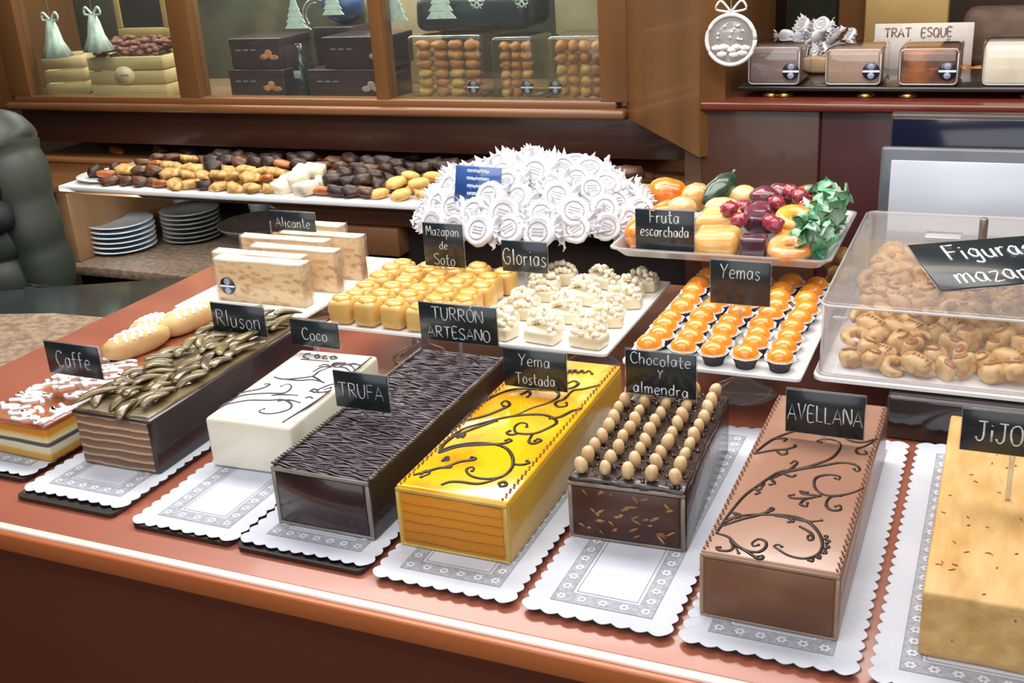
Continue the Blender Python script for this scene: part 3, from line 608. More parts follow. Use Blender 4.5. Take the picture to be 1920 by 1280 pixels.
s_ = sign(-.607, 1.225, .155, .063, .047, [('mnmunmu', .006, .9), ('nmuinmun', .006, .9), ('mnuimnm', .006, .9), ('unmimnu', .006, .9), ('nmumnmi', .006, .9)], 'sign with blue and white glare painted on, stuck in the marzipan heap',
    rot=(-.25, .03, 0), bm=M('glare_blue_board', '#2c4a86', .2, '#3a5c9c', 20, coat=.6), cm=M('glare_rows', '#cfdcf2', .6), r=.0007)  # glare on the card is put into its blue colour and pale rows
s_.children[1]['label'] = 'pale rows standing in for white glare'

# ------------------------------------------------------------ trays on glass stands
def stand(x, y, ztop, r_top, r_foot, label):
    h = ztop; pr_ = [(r_foot, 0), (r_foot, .002), (r_foot*.8, .006), (.010, h*.30), (.007, h*.5), (.009, h*.72), (r_top*.6, h*.85), (r_top, h-.004), (r_top, h)]
    o = MB().lathe(pr_, 40, (0, 0, 0), mod=lambda a, i: 1+(.03*math.cos(a*16) if i in (2, 6, 7) else 0)).build('glass_stand', glass_m, None, (x, y, .0002))
    return tag(o, label, 'cake stand', 'glass stands under the trays')
def slab_tray(x0, x1, y0, y1, z, th, label, name='white_tray', cat='tray'):
    mb = MB(); R = lambda e, zz: [(x, y, zz) for x, y in rrect(x0+e, x1-e, y0+e, y1-e, .005, 4)]
    mb.loft([R(.006, z-th), R(0, z-th*.5), R(0, z), R(.0025, z), R(.005, z-.0012)])
    return tag(mb.build(name, white_por), label, cat)
slab_tray(-.713, -.3645, 1.013, 1.258, .0605, .006, 'long white porcelain tray with yellow blocks and almond sweets')
slab_tray(-.340, -.1615, .990, 1.252, .0655, .006, 'white porcelain tray of orange yolk sweets in cups')
slab_tray(-.972, -.776, 1.058, 1.312, .045, .006, 'white tray carrying the wrapped nougat slabs')
stand(-.63, 1.09, .0543, .038, .034, 'ribbed glass stand under the yellow blocks end of the tray')
stand(-.42, 1.12, .0543, .038, .034, 'glass stand under the almond sweets end of the tray')
stand(-.238, 1.09, .0593, .036, .037, 'clear glass stand under the orange yolk sweets tray')
stand(-.85, 1.17, .0388, .040, .036, 'glass stand under the nougat tray')
stand(-.565, 1.31, .115, .040, .045, 'glass stand under the heap of marzipan')
stand(-.30, 1.335, .108, .045, .045, 'glass stand under the candied fruit tray')
def rim_tray(x0, x1, y0, y1, z, hgt, m, label, r=.012):
    R = lambda e, zz: [(x, y, zz) for x, y in rrect(x0+e, x1-e, y0+e, y1-e, r, 5)]
    mb = MB().loft([R(.012, z), R(.003, z+hgt*.8), R(0, z+hgt*.85), R(0, z+hgt), R(.0035, z+hgt), R(.014, z+.0018)])
    return tag(mb.build('steel_tray', m), label, 'tray')
rim_tray(-.4215, -.166, 1.188, 1.405, .1085, .0125, steel, 'steel tray holding the candied fruit')
dish = MB().lathe([(.05, 0), (.125, .002), (.150, .008), (.152, .010), (.148, .0105), (.12, .005), (0, .004)], 48, (0, 0, 0), sx=1, sy=.78).build('oval_dish', steel, None, (-.565, 1.31, .1152))
tag(dish, 'oval silver dish under the heap of white marzipan', 'dish')

# yellow blocks with glazed tops
amber = M('yolk_block', '#d8b068', .3, '#c99c4c', 30, sss=.15, coat=.4, ramp=(.3, .75)); sugar = M('toasted_sugar_top', '#dcab50', .15, '#bf7836', 45, coat=.8, ramp=(.45, .75)); paper_w = M('white_paper', '#eef0f2', .8)
def mk_block():
    b = MB().rbox(-.0145, .0145, -.0135, .0135, 0, .030, .006, 3, 0, None, .0012, 2, 90).build('yolk_block', amber)
    MB().blob((0, 0, .0295), (.0125, .0115, .0055), 2, .15, 2).build('glazed_top', sugar, b); return b
KB = Kind(mk_block); rnd = random.Random(11)
for r_ in range(6):
    for c_ in range(5):
        x = -.694+c_*.0345+(.004 if r_ % 2 else 0)+rnd.uniform(-.002, .002); y = 1.032+r_*.0280+rnd.uniform(-.002, .002)
        KB.place((x, y, .0595), (0, 0, rnd.uniform(-.15, .15)), 'yellow sweet block with toasted top, %s from the left in the %s row' % (nth(c_), nth(r_)), 'sweet', 'yellow sweet blocks', (1, 1, rnd.uniform(.92, 1.08)))
# almond clusters
cl_b = M('white_paste', '#e4dcc6', .35, '#dccfae', 25, sss=.15, coat=.3); nut_m = M('chopped_almond', '#efe4cd', .4, '#b98c58', 130, ramp=(.55, .72))
def mk_gloria(seed):
    rnd2 = random.Random(seed)
    b = MB().rbox(-.0185, .0185, -.0125, .0125, 0, .015, .004, 3, 0, None, .001, 2, 70).build('almond_sweet', cl_b)
    mb = MB()
    for k in range(22):
        a = rnd2.uniform(0, 2*PI); q = math.sqrt(rnd2.random()); x, y = .0175*q*math.cos(a), .0125*q*math.sin(a)
        mb.blob((x, y, .0155+.009*(1-q*q)), (.0042, .0036, .0034), 1, .3, k, Euler((rnd2.random()*3, rnd2.random()*3, 0)).to_matrix())
    mb.build('almond_topping', nut_m, b)['kind'] = 'stuff'; return b
KG = [Kind(lambda s=s: mk_gloria(s)) for s in (1, 2, 3)]
for r_ in range(7):
    for c_ in range(3):
        x = -.500+c_*.0525+(-.006 if r_ % 2 else .004); y = 1.035+r_*.0315
        KG[(r_*3+c_) % 3].place((x, y, .0595), (0, 0, rnd.uniform(-.25, .25)+(PI if (r_+c_) % 2 else 0)), 'white sweet heaped with chopped almonds, %s from the left in the %s row back' % (nth(c_), nth(r_)), 'sweet', 'almond topped sweets', rnd.uniform(.92, 1.08))
# yolk sweets in cups
yolk = M('candied_yolk', '#ee9a34', .16, '#e2851f', 25, coat=.8, sss=.1, ramp=(.3, .8)); cup_m = M('dark_paper_cup', '#2f2529', .6, '#3a2f34', 40); frill = M('white_frill', '#f0f0f2', .7)
def mk_yema():
    b = MB().lathe([(0.0001, .0095), (.0120, .0100), (.0132, .0125), (.0118, .0175), (.0075, .0215), (.003, .0232), (.0001, .0235)], 20).build('yolk_sweet', yolk)
    MB().lathe([(.0088, 0), (.0098, .004), (.0128, .0110), (.0135, .0122), (.0124, .0122), (.0095, .008)], 48, mod=lambda a, i: 1+.035*math.cos(24*a)).build('paper_cup', cup_m, b)
    MB().lathe([(.0120, .0102), (.0152, .0126), (.0150, .0132), (.0118, .0112)], 32, mod=lambda a, i: 1+(.05*math.cos(8*a) if i in (1, 2) else 0)).build('paper_frill', frill, b)['label'] = 'white paper frill'
    return b
KY = Kind(mk_yema)
for r_ in range(9):
    for c_ in range(5):
        x = -.3155+c_*.0322+rnd.uniform(-.0015, .0015)+.002*math.sin(r_*1.7); y = 1.009+r_*.0285+rnd.uniform(-.002, .002)+.002*(c_ % 2)
        KY.place((x, y, .0645), (rnd.uniform(-.06, .06), rnd.uniform(-.06, .06), rnd.uniform(0, 3)), 'glossy orange yolk sweet in a dark cup, %s from the left in the %s row' % (nth(c_), nth(r_)), 'sweet', 'orange yolk sweets in cups', rnd.uniform(.95, 1.06))

# nougat slabs
ng = M('hard_nougat', '#d9bd92', .4, '#b28560', 75, (1, 1, 2.2), (.48, .68), .15, 90, coat=.6); ng_t = M('wafer_top', '#f2ead8', .5, '#e6dac0', 30); film = clear('wrap_film', '#fbf8f0', .10, .12, 1.6)
def slab(x0, x1, y0, y1, h, label, sticker=False):
    s = empty('nougat_slab', ((x0+x1)/2, (y0+y1)/2, .0437), 0, label, 'nougat', 'wrapped nougat slabs'); w, d = (x1-x0)/2, (y1-y0)/2
    MB().rbox(-w+.001, w-.001, -d+.001, d-.001, 0, h-.003, .0015, 2).build('nougat', ng, s)
    MB().rbox(-w+.0005, w-.0005, -d+.0005, d-.0005, h-.004, h, .0015, 2, 0, None, .0008, 5).build('wafer', ng_t, s)['label'] = 'pale wafer top'
    mb = MB()
    for sx in (-1, 1): mb.rbox(sx*w-.0018, sx*w+.0018, -d-.0006, d+.0006, .0, h+.0006, .0015, 2, 0, None, .0008, 3)
    mb.build('wrapper', film, s)['label'] = 'clear plastic wrap at the ends'
    if sticker:
        st = MB().lathe([(.0115, -.0004), (.0115, .0004)], 32).build('sticker', M('navy_sticker', '#262b3d', .3), s, (-w+.018, -d+.0002, .021), (PI/2, 0, 0))
        MB().box(-.0112, .0112, -.0011, .0011, .0004, .0007).build('sticker_band', M('sticker_white', '#e8ecf4', .4), st)
        for sy in (-1, 1): MB().lathe([(.0048, .0004), (.0045, .0007)], 16, (0, sy*.0062, 0)).build('sticker_emblem', M('sticker_grey', '#8f97ad', .4), st)['label'] = 'pale grey emblem'
def hz(y): return y
slab(-.930, -.794, 1.098, 1.119, .058, 'front nougat slab with round navy sticker', True)
slab(-.951, -.812, 1.123, 1.142, .058, 'nougat slab directly behind the one with the sticker')
slab(-.915, -.783, 1.158, 1.176, .058, 'third nougat slab from the front, shifted to the right')
slab(-.955, -.818, 1.190, 1.207, .060, 'fourth nougat slab from the front')
slab(-.905, -.779, 1.213, 1.231, .062, 'nougat slab just under the sign reading Alicante')
slab(-.955, -.84, 1.262, 1.282, .060, 'rearmost nougat slab on the white tray')

# heap of wrapped marzipan
wrapm = M('crinkled_white_paper', '#e3e3e8', .6, '#d2d2d9', 60, bump=.3, bscale=200); wr_seal = M('paper_emboss', '#aeafb8', .6)  # seal marks are a flat grey, darker than the wrapper paper
def mk_maz(seed):
    rnd2 = random.Random(seed)
    b = MB().lathe([(.0001, 0), (.0150, .0005), (.0172, .004), (.0165, .0085), (.0140, .0098), (.0125, .0090), (.0001, .0094)], 24, mod=lambda a, i: 1+.03*math.sin(a*5+seed)+.015*math.sin(a*11)).build('wrapped_marzipan', wrapm)
    mb = MB()
    for k in range(24):
        a0, a1 = k*PI/12, (k+.8)*PI/12
        mb.tube([(q*math.cos(a), q*math.sin(a), .0099) for q, a in ((.0098, a0), (.0100, (a0+a1)/2), (.0098, a1))], .0007, 4)
    for k in (-1, 0, 1): mb.box(-.006, .006, k*.0032-.0006, k*.0032+.0006, .0092, .0101)
    mb.build('embossed_seal', wr_seal, b)
    for side in (0, 1):
        mb = MB(); base = side*PI+rnd2.uniform(-.4, .4); n = 11; vs = []
        for k in range(n):
            a = base+(k-(n-1)/2)*.15; rr = .0255+rnd2.uniform(-.003, .004)*(1 if k % 2 else -.6); zz = .004+(.005 if k % 2 else -.003)+rnd2.uniform(-.003, .003)
            vs += [(.014*math.cos(base+(k-5)*.05), .014*math.sin(base+(k-5)*.05), .004), (.023*math.cos(a), .023*math.sin(a), .004+(zz-.004)*.6), (rr*math.cos(a), rr*math.sin(a), zz)]
        top = vs; bot = [(x, y, z-.0004) for x, y, z in vs]; m_ = len(vs)
        fs = []
        for k in range(n-1):
            for j in range(2):
                i = k*3+j; fs += [(i, i+1, i+4, i+3), (m_+i, m_+i+3, m_+i+4, m_+i+1)]
        mb.add(top+bot, fs, 0, False)
        for k in range(0, n, 2):
            p = vs[k*3+2]; mb.tube([vs[k*3+1], p, (p[0]*1.10, p[1]*1.10, p[2]+rnd2.uniform(-.002, .004))], lambda t: .0013*(1-t*.6), 4)
        mb.build('twisted_end', wrapm, b)
    return b
KM = [Kind(lambda s=s: mk_maz(s)) for s in (1, 2, 3, 4)]
rnd = random.Random(17); cx, cy, a_, b_ = -.568, 1.308, .142, .108; tiers = []
for t, (q, z, n) in enumerate(((1.0, .128, 22), (.88, .146, 19), (.72, .162, 14), (.53, .174, 10), (.32, .184, 6), (.1, .190, 2))):
    row = []
    for k in range(n):
        a = 2*PI*(k+.5*(t % 2))/n+rnd.uniform(-.06, .06); qq = q+rnd.uniform(-.04, .04)
        row.append((cx+a_*qq*math.cos(a), cy+b_*qq*math.sin(a), z+rnd.uniform(-.003, .003), a, q))
    tiers.append(sorted(row))
for t, row in enumerate(tiers):
    i = 0
    for x, y, z, a, q in row:
        if math.sin(a) > .55 and q > .6 and abs(math.cos(a)) < .6: continue
        tilt = .35+.85*q*rnd.uniform(.8, 1.25); nrm = Vector((math.cos(a)*math.sin(tilt), math.sin(a)*math.sin(tilt), math.cos(tilt)))*.6+Vector((rnd.uniform(-.25, .25), rnd.uniform(-.75, -.15), rnd.uniform(.1, .5)))
        e = (nrm.to_track_quat('Z', 'Y') @ Euler((0, 0, rnd.uniform(-.7, .7))).to_quaternion()).to_euler()
        KM[rnd.randrange(4)].place((x, y, z), e, 'white paper-wrapped marzipan disc, %s from the left in the %s tier of the heap' % (nth(i), nth(t)), 'wrapped sweet', 'wrapped marzipan discs in the heap', rnd.uniform(1.05, 1.24)); i += 1

# candied fruit
GF = 'candied fruit on the steel tray'
def fruit(name, mb, m, label, loc, rot=(0, 0, 0)): return tag(mb.build(name, m, None, loc, rot), label, 'candied fruit', GF)
gl = dict(coat=.8, sss=.1)
f_or = M('candied_orange', '#e08a2c', .2, '#c96a18', 40, **gl); f_pe = M('candied_pear', '#dcb16c', .2, '#c98d4a', 40, **gl); f_gr = M('candied_fig', '#3f5540', .25, '#2f4332', 60, coat=.6)
f_cr = M('candied_cream', '#e0c99a', .25, '#cfae76', 40, **gl); f_me = M('candied_melon', '#e6bd74', .2, '#d9a256', 30, bump=.2, **gl); f_pl = M('candied_plum', '#7c3a48', .22, '#5a2936', 40, **gl)
f_ra = M('candied_cherry', '#a62a3a', .22, '#8a3548', 60, **gl); f_pu = M('fruit_paste', '#5b3a4a', .2, '#46293a', 30, **gl); f_ri = M('candied_peach', '#e0a668', .25, '#cf8746', 40, **gl); f_le = M('candied_leaf', '#4f946a', .4, '#b4d2bc', 55, coat=.2, ramp=(.42, .62))
f_hf = M('candied_apricot', '#c9622a', .18, '#a8461e', 40, **gl); f_yp = M('candied_quince', '#e5ad4c', .2, '#d08a34', 40, **gl)
B = MB
zt = .1105
fruit('candied_orange', B().blob((0, 0, 0), (.027, .023, .020), 3, .1, 1), f_or, 'large whole candied orange at the rear corner above its sign', (-.399, 1.362, zt+.034))
fruit('candied_orange', B().blob((0, 0, 0), (.022, .026, .018), 3, .1, 9), f_or, 'candied orange lying beside the steel rim behind the sign', (-.392, 1.262, zt+.018))
fruit('candied_orange', B().blob((0, 0, 0), (.018, .028, .020), 3, .12, 4), f_or, 'orange wedge half hidden by the Fruta escarchada sign', (-.395, 1.232, zt+.019))
fruit('candied_orange', B().blob((0, 0, 0), (.028, .024, .017), 3, .1, 6), f_or, 'candied orange under the large one', (-.385, 1.325, zt+.017))
fruit('candied_pear', B().blob((0, 0, 0), (.023, .017, .019), 3, .1, 2), f_pe, 'peach coloured candied pear next to the large orange', (-.362, 1.362, zt+.029), (0, -.3, .4))
fruit('candied_pear', B().blob((0, 0, 0), (.018, .016, .014), 3, .1, 3), f_cr, 'pale candied pear peeping over the sign', (-.365, 1.31, zt+.030))
o = fruit('candied_fig', B().blob((0, 0, 0), (.015, .030, .015), 3, .12, 5), f_gr, 'dark green candied fig leaning on the pile', (-.333, 1.368, zt+.040), (.5, .1, -.5))
B().tube([(0, .026, .002), (.002, .033, .006)], .0025, 6).build('stem', f_gr, o)
fruit('candied_melon', B().blob((0, 0, 0), (.020, .016, .014), 3, .12, 7), f_cr, 'cream candied fruit behind the cherries', (-.305, 1.375, zt+.030))
fruit('candied_melon', B().blob((0, 0, 0), (.022, .018, .013), 3, .12, 17), f_cr, 'cream candied slice just before the green fig', (-.318, 1.325, zt+.028))
fruit('candied_melon_slab', B().rbox(-.030, .024, -.024, .022, -.016, .014, .011, 4, 0, None, .004, 3, 50), f_me, 'thick front block of yellow candied melon', (-.297, 1.224, zt+.017), (0, 0, .1))
fruit('candied_melon_slab', B().rbox(-.027, .024, -.02, .02, -.014, .014, .011, 4, 0, None, .004, 3, 50), f_me, 'yellow candied melon block with cherries on it', (-.309, 1.277, zt+.024), (.15, 0, -.1))
for i, (x, y, z, lb) in enumerate(((-.295, 1.262, .044, 'bright red candied cherry on the yellow melon block'), (-.279, 1.247, .035, 'second red cherry, beside the yellow melon block'), (-.287, 1.30, .036, 'dark red cherry behind the two bright ones'),
    (-.240, 1.35, .045, 'red cherry at the top of the pile'), (-.226, 1.335, .044, 'red cherry in front of the apricot half'), (-.252, 1.325, .037, 'red cherry beside the plums'), (-.215, 1.317, .036, 'red cherry between yellow ring and leaves'),
    (-.246, 1.257, .032, 'pink-red cherry between the fruit paste and yellow ring'), (-.237, 1.243, .033, 'small pink-red cherry near the peach ring'), (-.199, 1.225, .025, 'red cherry beside the peach ring and green leaves'), (-.203, 1.243, .028, 'red cherry below the yellow ring'))):
    fruit('candied_cherry', B().blob((0, 0, 0), (.0102, .0098, .0092), 3, .3, i, nsc=4), f_ra, lb, (x, y, zt+z))
for i, (x, y, z, lb) in enumerate(((-.272, 1.352, .036, 'dark candied plum at the back of the tray'), (-.256, 1.366, .036, 'glossy dark plum beside the rear plum'), (-.268, 1.325, .024, 'reddish plum in front of the rear ones'))):
    fruit('candied_plum', B().blob((0, 0, 0), (.019, .016, .015), 3, .12, i+20), f_pl, lb, (x, y, zt+z))
fruit('fruit_paste', B().rbox(-.015, .015, -.013, .013, -.014, .014, .004, 3), f_pu, 'purple fruit paste cube at the front of the tray', (-.2545, 1.212, zt+.0145), (0, 0, .1))
fruit('fruit_paste', B().rbox(-.016, .016, -.012, .012, -.010, .010, .004, 3), f_pu, 'purple fruit paste piece lying on the pile', (-.262, 1.268, zt+.028), (.2, .2, .6))
fruit('fruit_paste', B().rbox(-.014, .014, -.012, .012, -.010, .010, .004, 3), f_pl, 'dark red paste piece behind the purple one', (-.27, 1.293, zt+.030), (.2, -.1, .2))
def ring(name, R, r, m, lb, loc, rot):
    mb = MB(); n, k = 24, 12; vs = [((R+r*math.cos(2*PI*j/k))*math.cos(2*PI*i/n), (R+r*math.cos(2*PI*j/k))*math.sin(2*PI*i/n), r*.75*math.sin(2*PI*j/k)) for i in range(n) for j in range(k)]
    mb.add(vs, [(i*k+j, ((i+1) % n)*k+j, ((i+1) % n)*k+(j+1) % k, i*k+(j+1) % k) for i in range(n) for j in range(k)], 0, True); return fruit(name, mb, m, lb, loc, rot)
ring('candied_pineapple', .0155, .0115, f_ri, 'peach coloured candied ring at the front of the tray', (-.2145, 1.2135, zt+.016), (.25, 0, 0))
ring('candied_pineapple', .014, .010, f_yp, 'yellow candied ring in the middle of the pile', (-.222, 1.285, zt+.030), (.35, .2, 0))
ring('candied_pineapple', .013, .010, f_yp, 'yellow ring under the upper one', (-.218, 1.268, zt+.018), (.2, -.2, 0))
fruit('candied_apricot', B().blob((0, 0, 0), (.023, .018, .013), 3, .08, 3), f_hf, 'orange-red candied apricot half at the back', (-.217, 1.372, zt+.036), (.1, .1, 0))
fruit('candied_apricot', B().blob((0, 0, 0), (.02, .02, .014), 3, .1, 13), f_yp, 'yellow fruit half under the cherries', (-.235, 1.315, zt+.018))
def leafy(loc, s, lb, seed):
    rnd2 = random.Random(seed); mb = MB()
    for k in range(16):
        c = Vector((rnd2.uniform(-.014, .014), rnd2.uniform(-.018, .018), rnd2.uniform(-.012, .014)))*s
        R = Euler((rnd2.uniform(-1, 1), rnd2.uniform(-1, 1), rnd2.uniform(0, 3))).to_matrix()
        vs = []
        for i in range(6):
            for j in range(4):
                u, v = i/5*2-1, j/3*2-1; w = math.sqrt(max(0, 1-u*u))*.6+.12
                vs.append(c+R @ Vector((u*.016, v*w*.011, .004*math.sin(u*5+k)+.003*math.cos(v*4)))*s)
        n = len(vs); vs += [p+Vector((0, 0, -.0012)) for p in vs]; fs = []
        for i in range(5):
            for j in range(3):
                q = i*4+j; fs += [(q, q+1, q+5, q+4), (n+q, n+q+4, n+q+5, n+q+1)]
        mb.add(vs, fs, 0, True)
    mb.blob((0, 0, -.002), (.013*s, .017*s, .013*s), 2, .3, seed)
    return fruit('candied_leaves', mb, f_le, lb, loc)
leafy((-.192, 1.352, zt+.036), 1.2, 'crumpled green sugared leaf clump at the rear of the tray', 1)
leafy((-.194, 1.288, zt+.032), 1.25, 'large green sugared leaf clump in the middle of the tray side', 2)
leafy((-.194, 1.228, zt+.028), 1.1, 'green and white sugared leaf clump at the front corner', 3)

# pastries on the counter between fruit tray and box
tanm = M('baked_pastry', '#c79a5f', .5, '#9c6a38', 50, ramp=(.35, .65), bump=.2)
plate_s = tag(MB().loft([[(x, y, z_) for x, y in rrect(-.215+e, -.155-e, 1.30+e, 1.44-e, .006)] for e, z_ in ((.004, 0), (0, .006), (0, .008), (.003, .008), (.004, .003))]).build('small_tray', steel, None, (0, 0, .0002)), 'small metal tray of pastries behind the yolk sweets', 'tray')
for i, (x, y, z) in enumerate(((-.198, 1.32, .014), (-.172, 1.322, .014), (-.2, 1.352, .014), (-.172, 1.355, .014), (-.186, 1.335, .032), (-.199, 1.385, .014), (-.172, 1.388, .014), (-.186, 1.37, .034), (-.186, 1.40, .032), (-.18, 1.352, .050), (-.188, 1.385, .052), (-.178, 1.37, .068))):
    tag(MB().blob((x, y, z+.0035), (.0135, .015, .011), 2, .2, i).build('pastry', tanm), 'tan pastry on the small tray behind the yolk sweets', 'pastry', 'tan pastries on the small tray')

# ------------------------------------------------------------ clear box of marzipan figures
bx0, bx1, by0, by1, bz0, bz1 = -.1535, .13, 1.036, 1.388, .050, .128
tag(MB().rbox(-.085, .11, 1.02, 1.32, 0, .0455, .004).build('black_riser', M('glossy_black', '#2b2728', .12, '#332e30', 5, coat=.6)), 'glossy black block lifting the clear box', 'riser')
tag(MB().loft([[(x, y, z_) for x, y in rrect(bx0-.004+e, bx1+.004-e, by0-.004+e, by1+.004-e, .012)] for e, z_ in ((.006, .0457), (0, .048), (0, .0515), (.002, .0525), (.006, .0495))]).build('white_tray', white_por), 'shallow white tray under the clear marzipan box', 'tray')
tag(MB().rbox(bx0+.012, bx1-.006, by0+.010, by1-.01, .0498, .0518, .0009, 1).build('paper_liner', paper_w), 'white paper lining the clear box of marzipan figures', 'paper')
box = empty('clear_box', (0, 0, .0527), 0, 'large clear plastic box with lid covering the marzipan figures', 'box')
mb = MB(); t = .0022; H_ = bz1-.0527
def wallring(e, z_): return [(x, y, z_) for x, y in rrect(bx0+e, bx1-e, by0+e, by1-e, max(.002, .011-e*.5), 5)]
mb.loft([wallring(0, 0), wallring(.003, H_-.004)], 0, True, cap=False); mb.loft([wallring(t, 0), wallring(.003+t, H_-.004)], 0, True, cap=False)
mb.build('walls', clear_m, box)
MB().loft([wallring(.002, H_-.004), wallring(.002, H_-.001), wallring(.004, H_), ], 0, True).build('lid', clear('lid_plastic', '#f6f1ef', .10, .06, 1.2), box)
edge_c = clear('thick_plastic_edge', '#e9e9ec', .42, .1, 1.6)
mb = MB()
for e, z_, r_ in ((.001, H_-.003, .0016), (.000, .001, .0018)):
    rg = wallring(e, z_); mb.tube([rg[i % len(rg)] for i in range(len(rg)+1)], r_, 6)
for x, y in ((bx0+.004, by0+.004), (bx1-.004, by0+.004), (bx0+.004, by1-.004), (bx1-.004, by1-.004)): mb.tube([(x-.001, y, .001), (x, y, H_-.003)], .0014, 6)
mb.build('rim', edge_c, box)['label'] = 'milky thick plastic edges'
for x in (bx0+.020,): MB().rbox(x-.007, x+.007, by0-.002, by0+.002, H_-.016, H_-.012, .001).build('catch', edge_c, box)
MB().rbox(-.078, -.040, 1.275, 1.30, H_, H_+.0015, .0007, 1).build('lid_clip', edge_c, box)
post = MB().lathe([(.0045, 0), (.0045, .028), (.003, .030), (.0001, .030)], 16).build('lid_pin', M('grey_pin', '#77716a', .35, metal=.4), box, (-.018, 1.262, H_))
s_ = sign(0, 0, 0, .155, .077, [('Figuras', .024, .70), ('mazapa^n', .0245, .84)], 'large tilted sign reading Figuras mazapan on the clear box lid', r=.0016)
W_, U_ = Vector((.846, .533, -.027)).normalized(), Vector((-.506, .805, .325)).normalized(); U_ = (U_-W_*U_.dot(W_)).normalized(); V_ = U_.cross(W_)
s_.rotation_euler = Matrix((W_, V_, U_)).transposed().to_euler(); s_.location = Vector((-.048, 1.090, .1312))+W_*.0775

# marzipan figures inside
mzm = M('toasted_marzipan', '#ecca88', .38, '#b06e30', 75, (1, 1, 1), (.47, .68), .15, 150, coat=.5, sss=.1); mzt = M('toasted_brown', '#a8632c', .35, '#c98f4a', 120, coat=.4)
def mk_fig(k):
    if k == 0:
        b = MB().blob((0, 0, .0085), (.0125, .0115, .0095), 3, .12, 1).build('marzipan_figure', mzm)
        MB().tube(smooth_pts([(-.008, -.003, .0165), (-.002, -.006, .0178), (.005, -.002, .0178), (.002, .004, .018), (-.003, .002, .0182)], 3), .0013, 5).build('piped_spiral', mzt, b)
    elif k == 1:
        b = MB().blob((0, 0, .008), (.0155, .0105, .0085), 3, .1, 2, sq=.85).build('marzipan_figure', mzm)
        mb = MB(); [mb.tube([(x, -.007, .0125), (x+.0015, 0, .0168), (x, .007, .0125)], .0011, 5) for x in (-.008, -.004, 0, .004, .008)]; mb.build('toasted_ridge', mzt, b)['kind'] = 'stuff'
    elif k == 2:
        b = MB().tube([(.011*math.cos(a), .009*math.sin(a), .007+.003*math.sin(a)) for a in [PI*1.6*i/12 for i in range(13)]], lambda t: .0058*math.sqrt(max(.15, math.sin(PI*min(max(t, .05), .95)))), 10).build('marzipan_figure', mzm)
        MB().blob((.002, 0, .0105), (.005, .004, .004), 2).build('toasted_head', mzt, b)
    else:
        b = MB().rbox(-.0055, .0055, -.012, .012, 0, .021, .005, 3, 0, None, .001, 2, 120).build('marzipan_figure', mzm)
        MB().blob((0, -.003, .0195), (.0045, .008, .0025), 2, .2, 3).build('toasted_top', mzt, b)
    return b
KF = [Kind(lambda k=k: mk_fig(k)) for k in range(4)]; rnd = random.Random(23)
lab_f = {0: 'round marzipan figure with piped spiral', 1: 'oval ridged marzipan figure', 2: 'curled marzipan figure', 3: 'upright marzipan stick'}
for r_ in range(12):
    for c_ in range(12):
        x = -.128+c_*.0222+rnd.uniform(-.003, .003)+(.012 if r_ % 2 else 0); y = 1.062+r_*.0250+rnd.uniform(-.003, .003)
        if x > bx1-.022: continue
        k = rnd.choice((0, 1, 0, 1, 2, 3)) if not (2 <= r_ <= 2 and 4 <= c_ <= 7) else 3
        KF[k].place((x, y, .052+.0026*r_+(.004 if (r_+c_) % 2 else 0)), (rnd.uniform(-.35, .35), rnd.uniform(-.35, .35), rnd.uniform(-1.2, 1.2)), '%s, %s from the left, %s row of the box' % (lab_f[k], nth(c_), nth(r_)), 'marzipan figure', 'marzipan figures in the clear box', rnd.uniform(.95, 1.15))
for r_ in range(6):
    for c_ in range(9):
        x = -.118+c_*.0265+rnd.uniform(-.004, .004); y = 1.185+r_*.030
        k = rnd.choice((0, 1, 0, 1, 2))
        KF[k].place((x, y, .0725+.0026*r_), (rnd.uniform(-.4, .4), rnd.uniform(-.4, .4), rnd.uniform(-1.2, 1.2)), '%s, %s from the left, %s row, upper layer' % (lab_f[k], nth(c_), nth(r_)), 'marzipan figure', 'marzipan figures in the clear box', rnd.uniform(.95, 1.15))
# ------------------------------------------------------------ till screens
lap = empty('till_screen', (.0, 1.45, .0), 0, 'grey framed till screen standing behind the clear box', 'screen')
sx0, sx1 = -.158, .16
MB().rbox(sx0, sx1, -.006, .006, .03, .190, .004).build('frame', M('screen_frame', '#5b6069', .3, '#4f545c', 10, coat=.4), lap)['label'] = 'grey frame'
MB().rbox(sx0+.014, sx1-.012, -.0072, -.004, .045, .174, .001, 1).build('display', M('lit_display', '#9ea4ad', .25, '#a6acb5', 3, emit=.28), lap)['label'] = 'pale grey lit display'
MB().rbox(-.05, .05, -.01, .06, -.0, .03, .004).build('base', black_m, lap)
lap.rotation_euler = (-.06, 0, 0); lap.location.z = .0005; lap.location.y = 1.36; lap.scale = (.94, 1, 1); lap.location.y = 1.455
lap.location.z = 0.0
lap2 = empty('till_monitor', (0, 1.58, 0), 0, 'dark blue till monitor standing behind the grey screen', 'monitor')
MB().rbox(-.15, .17, -.010, .010, .06, .212, .004).build('frame', M('monitor_frame', '#3c3230', .4, '#453a38', 8), lap2)
MB().rbox(-.147, .167, -.0112, -.008, .063, .206, .001, 1).build('display', M('dark_display', '#12142a', .15, '#171a2c', 4, coat=.5), lap2)['label'] = 'dark navy display'
MB().rbox(-.03, .03, -.01, .05, -1.099, .07, .004).build('support', black_m, lap2)
st = tag(MB().rbox(-.2, .25, 1.435, 1.50, -1.1, -.0005, .003).build('till_pedestal', dark_m), 'dark pedestal carrying the grey till screen', 'pedestal')

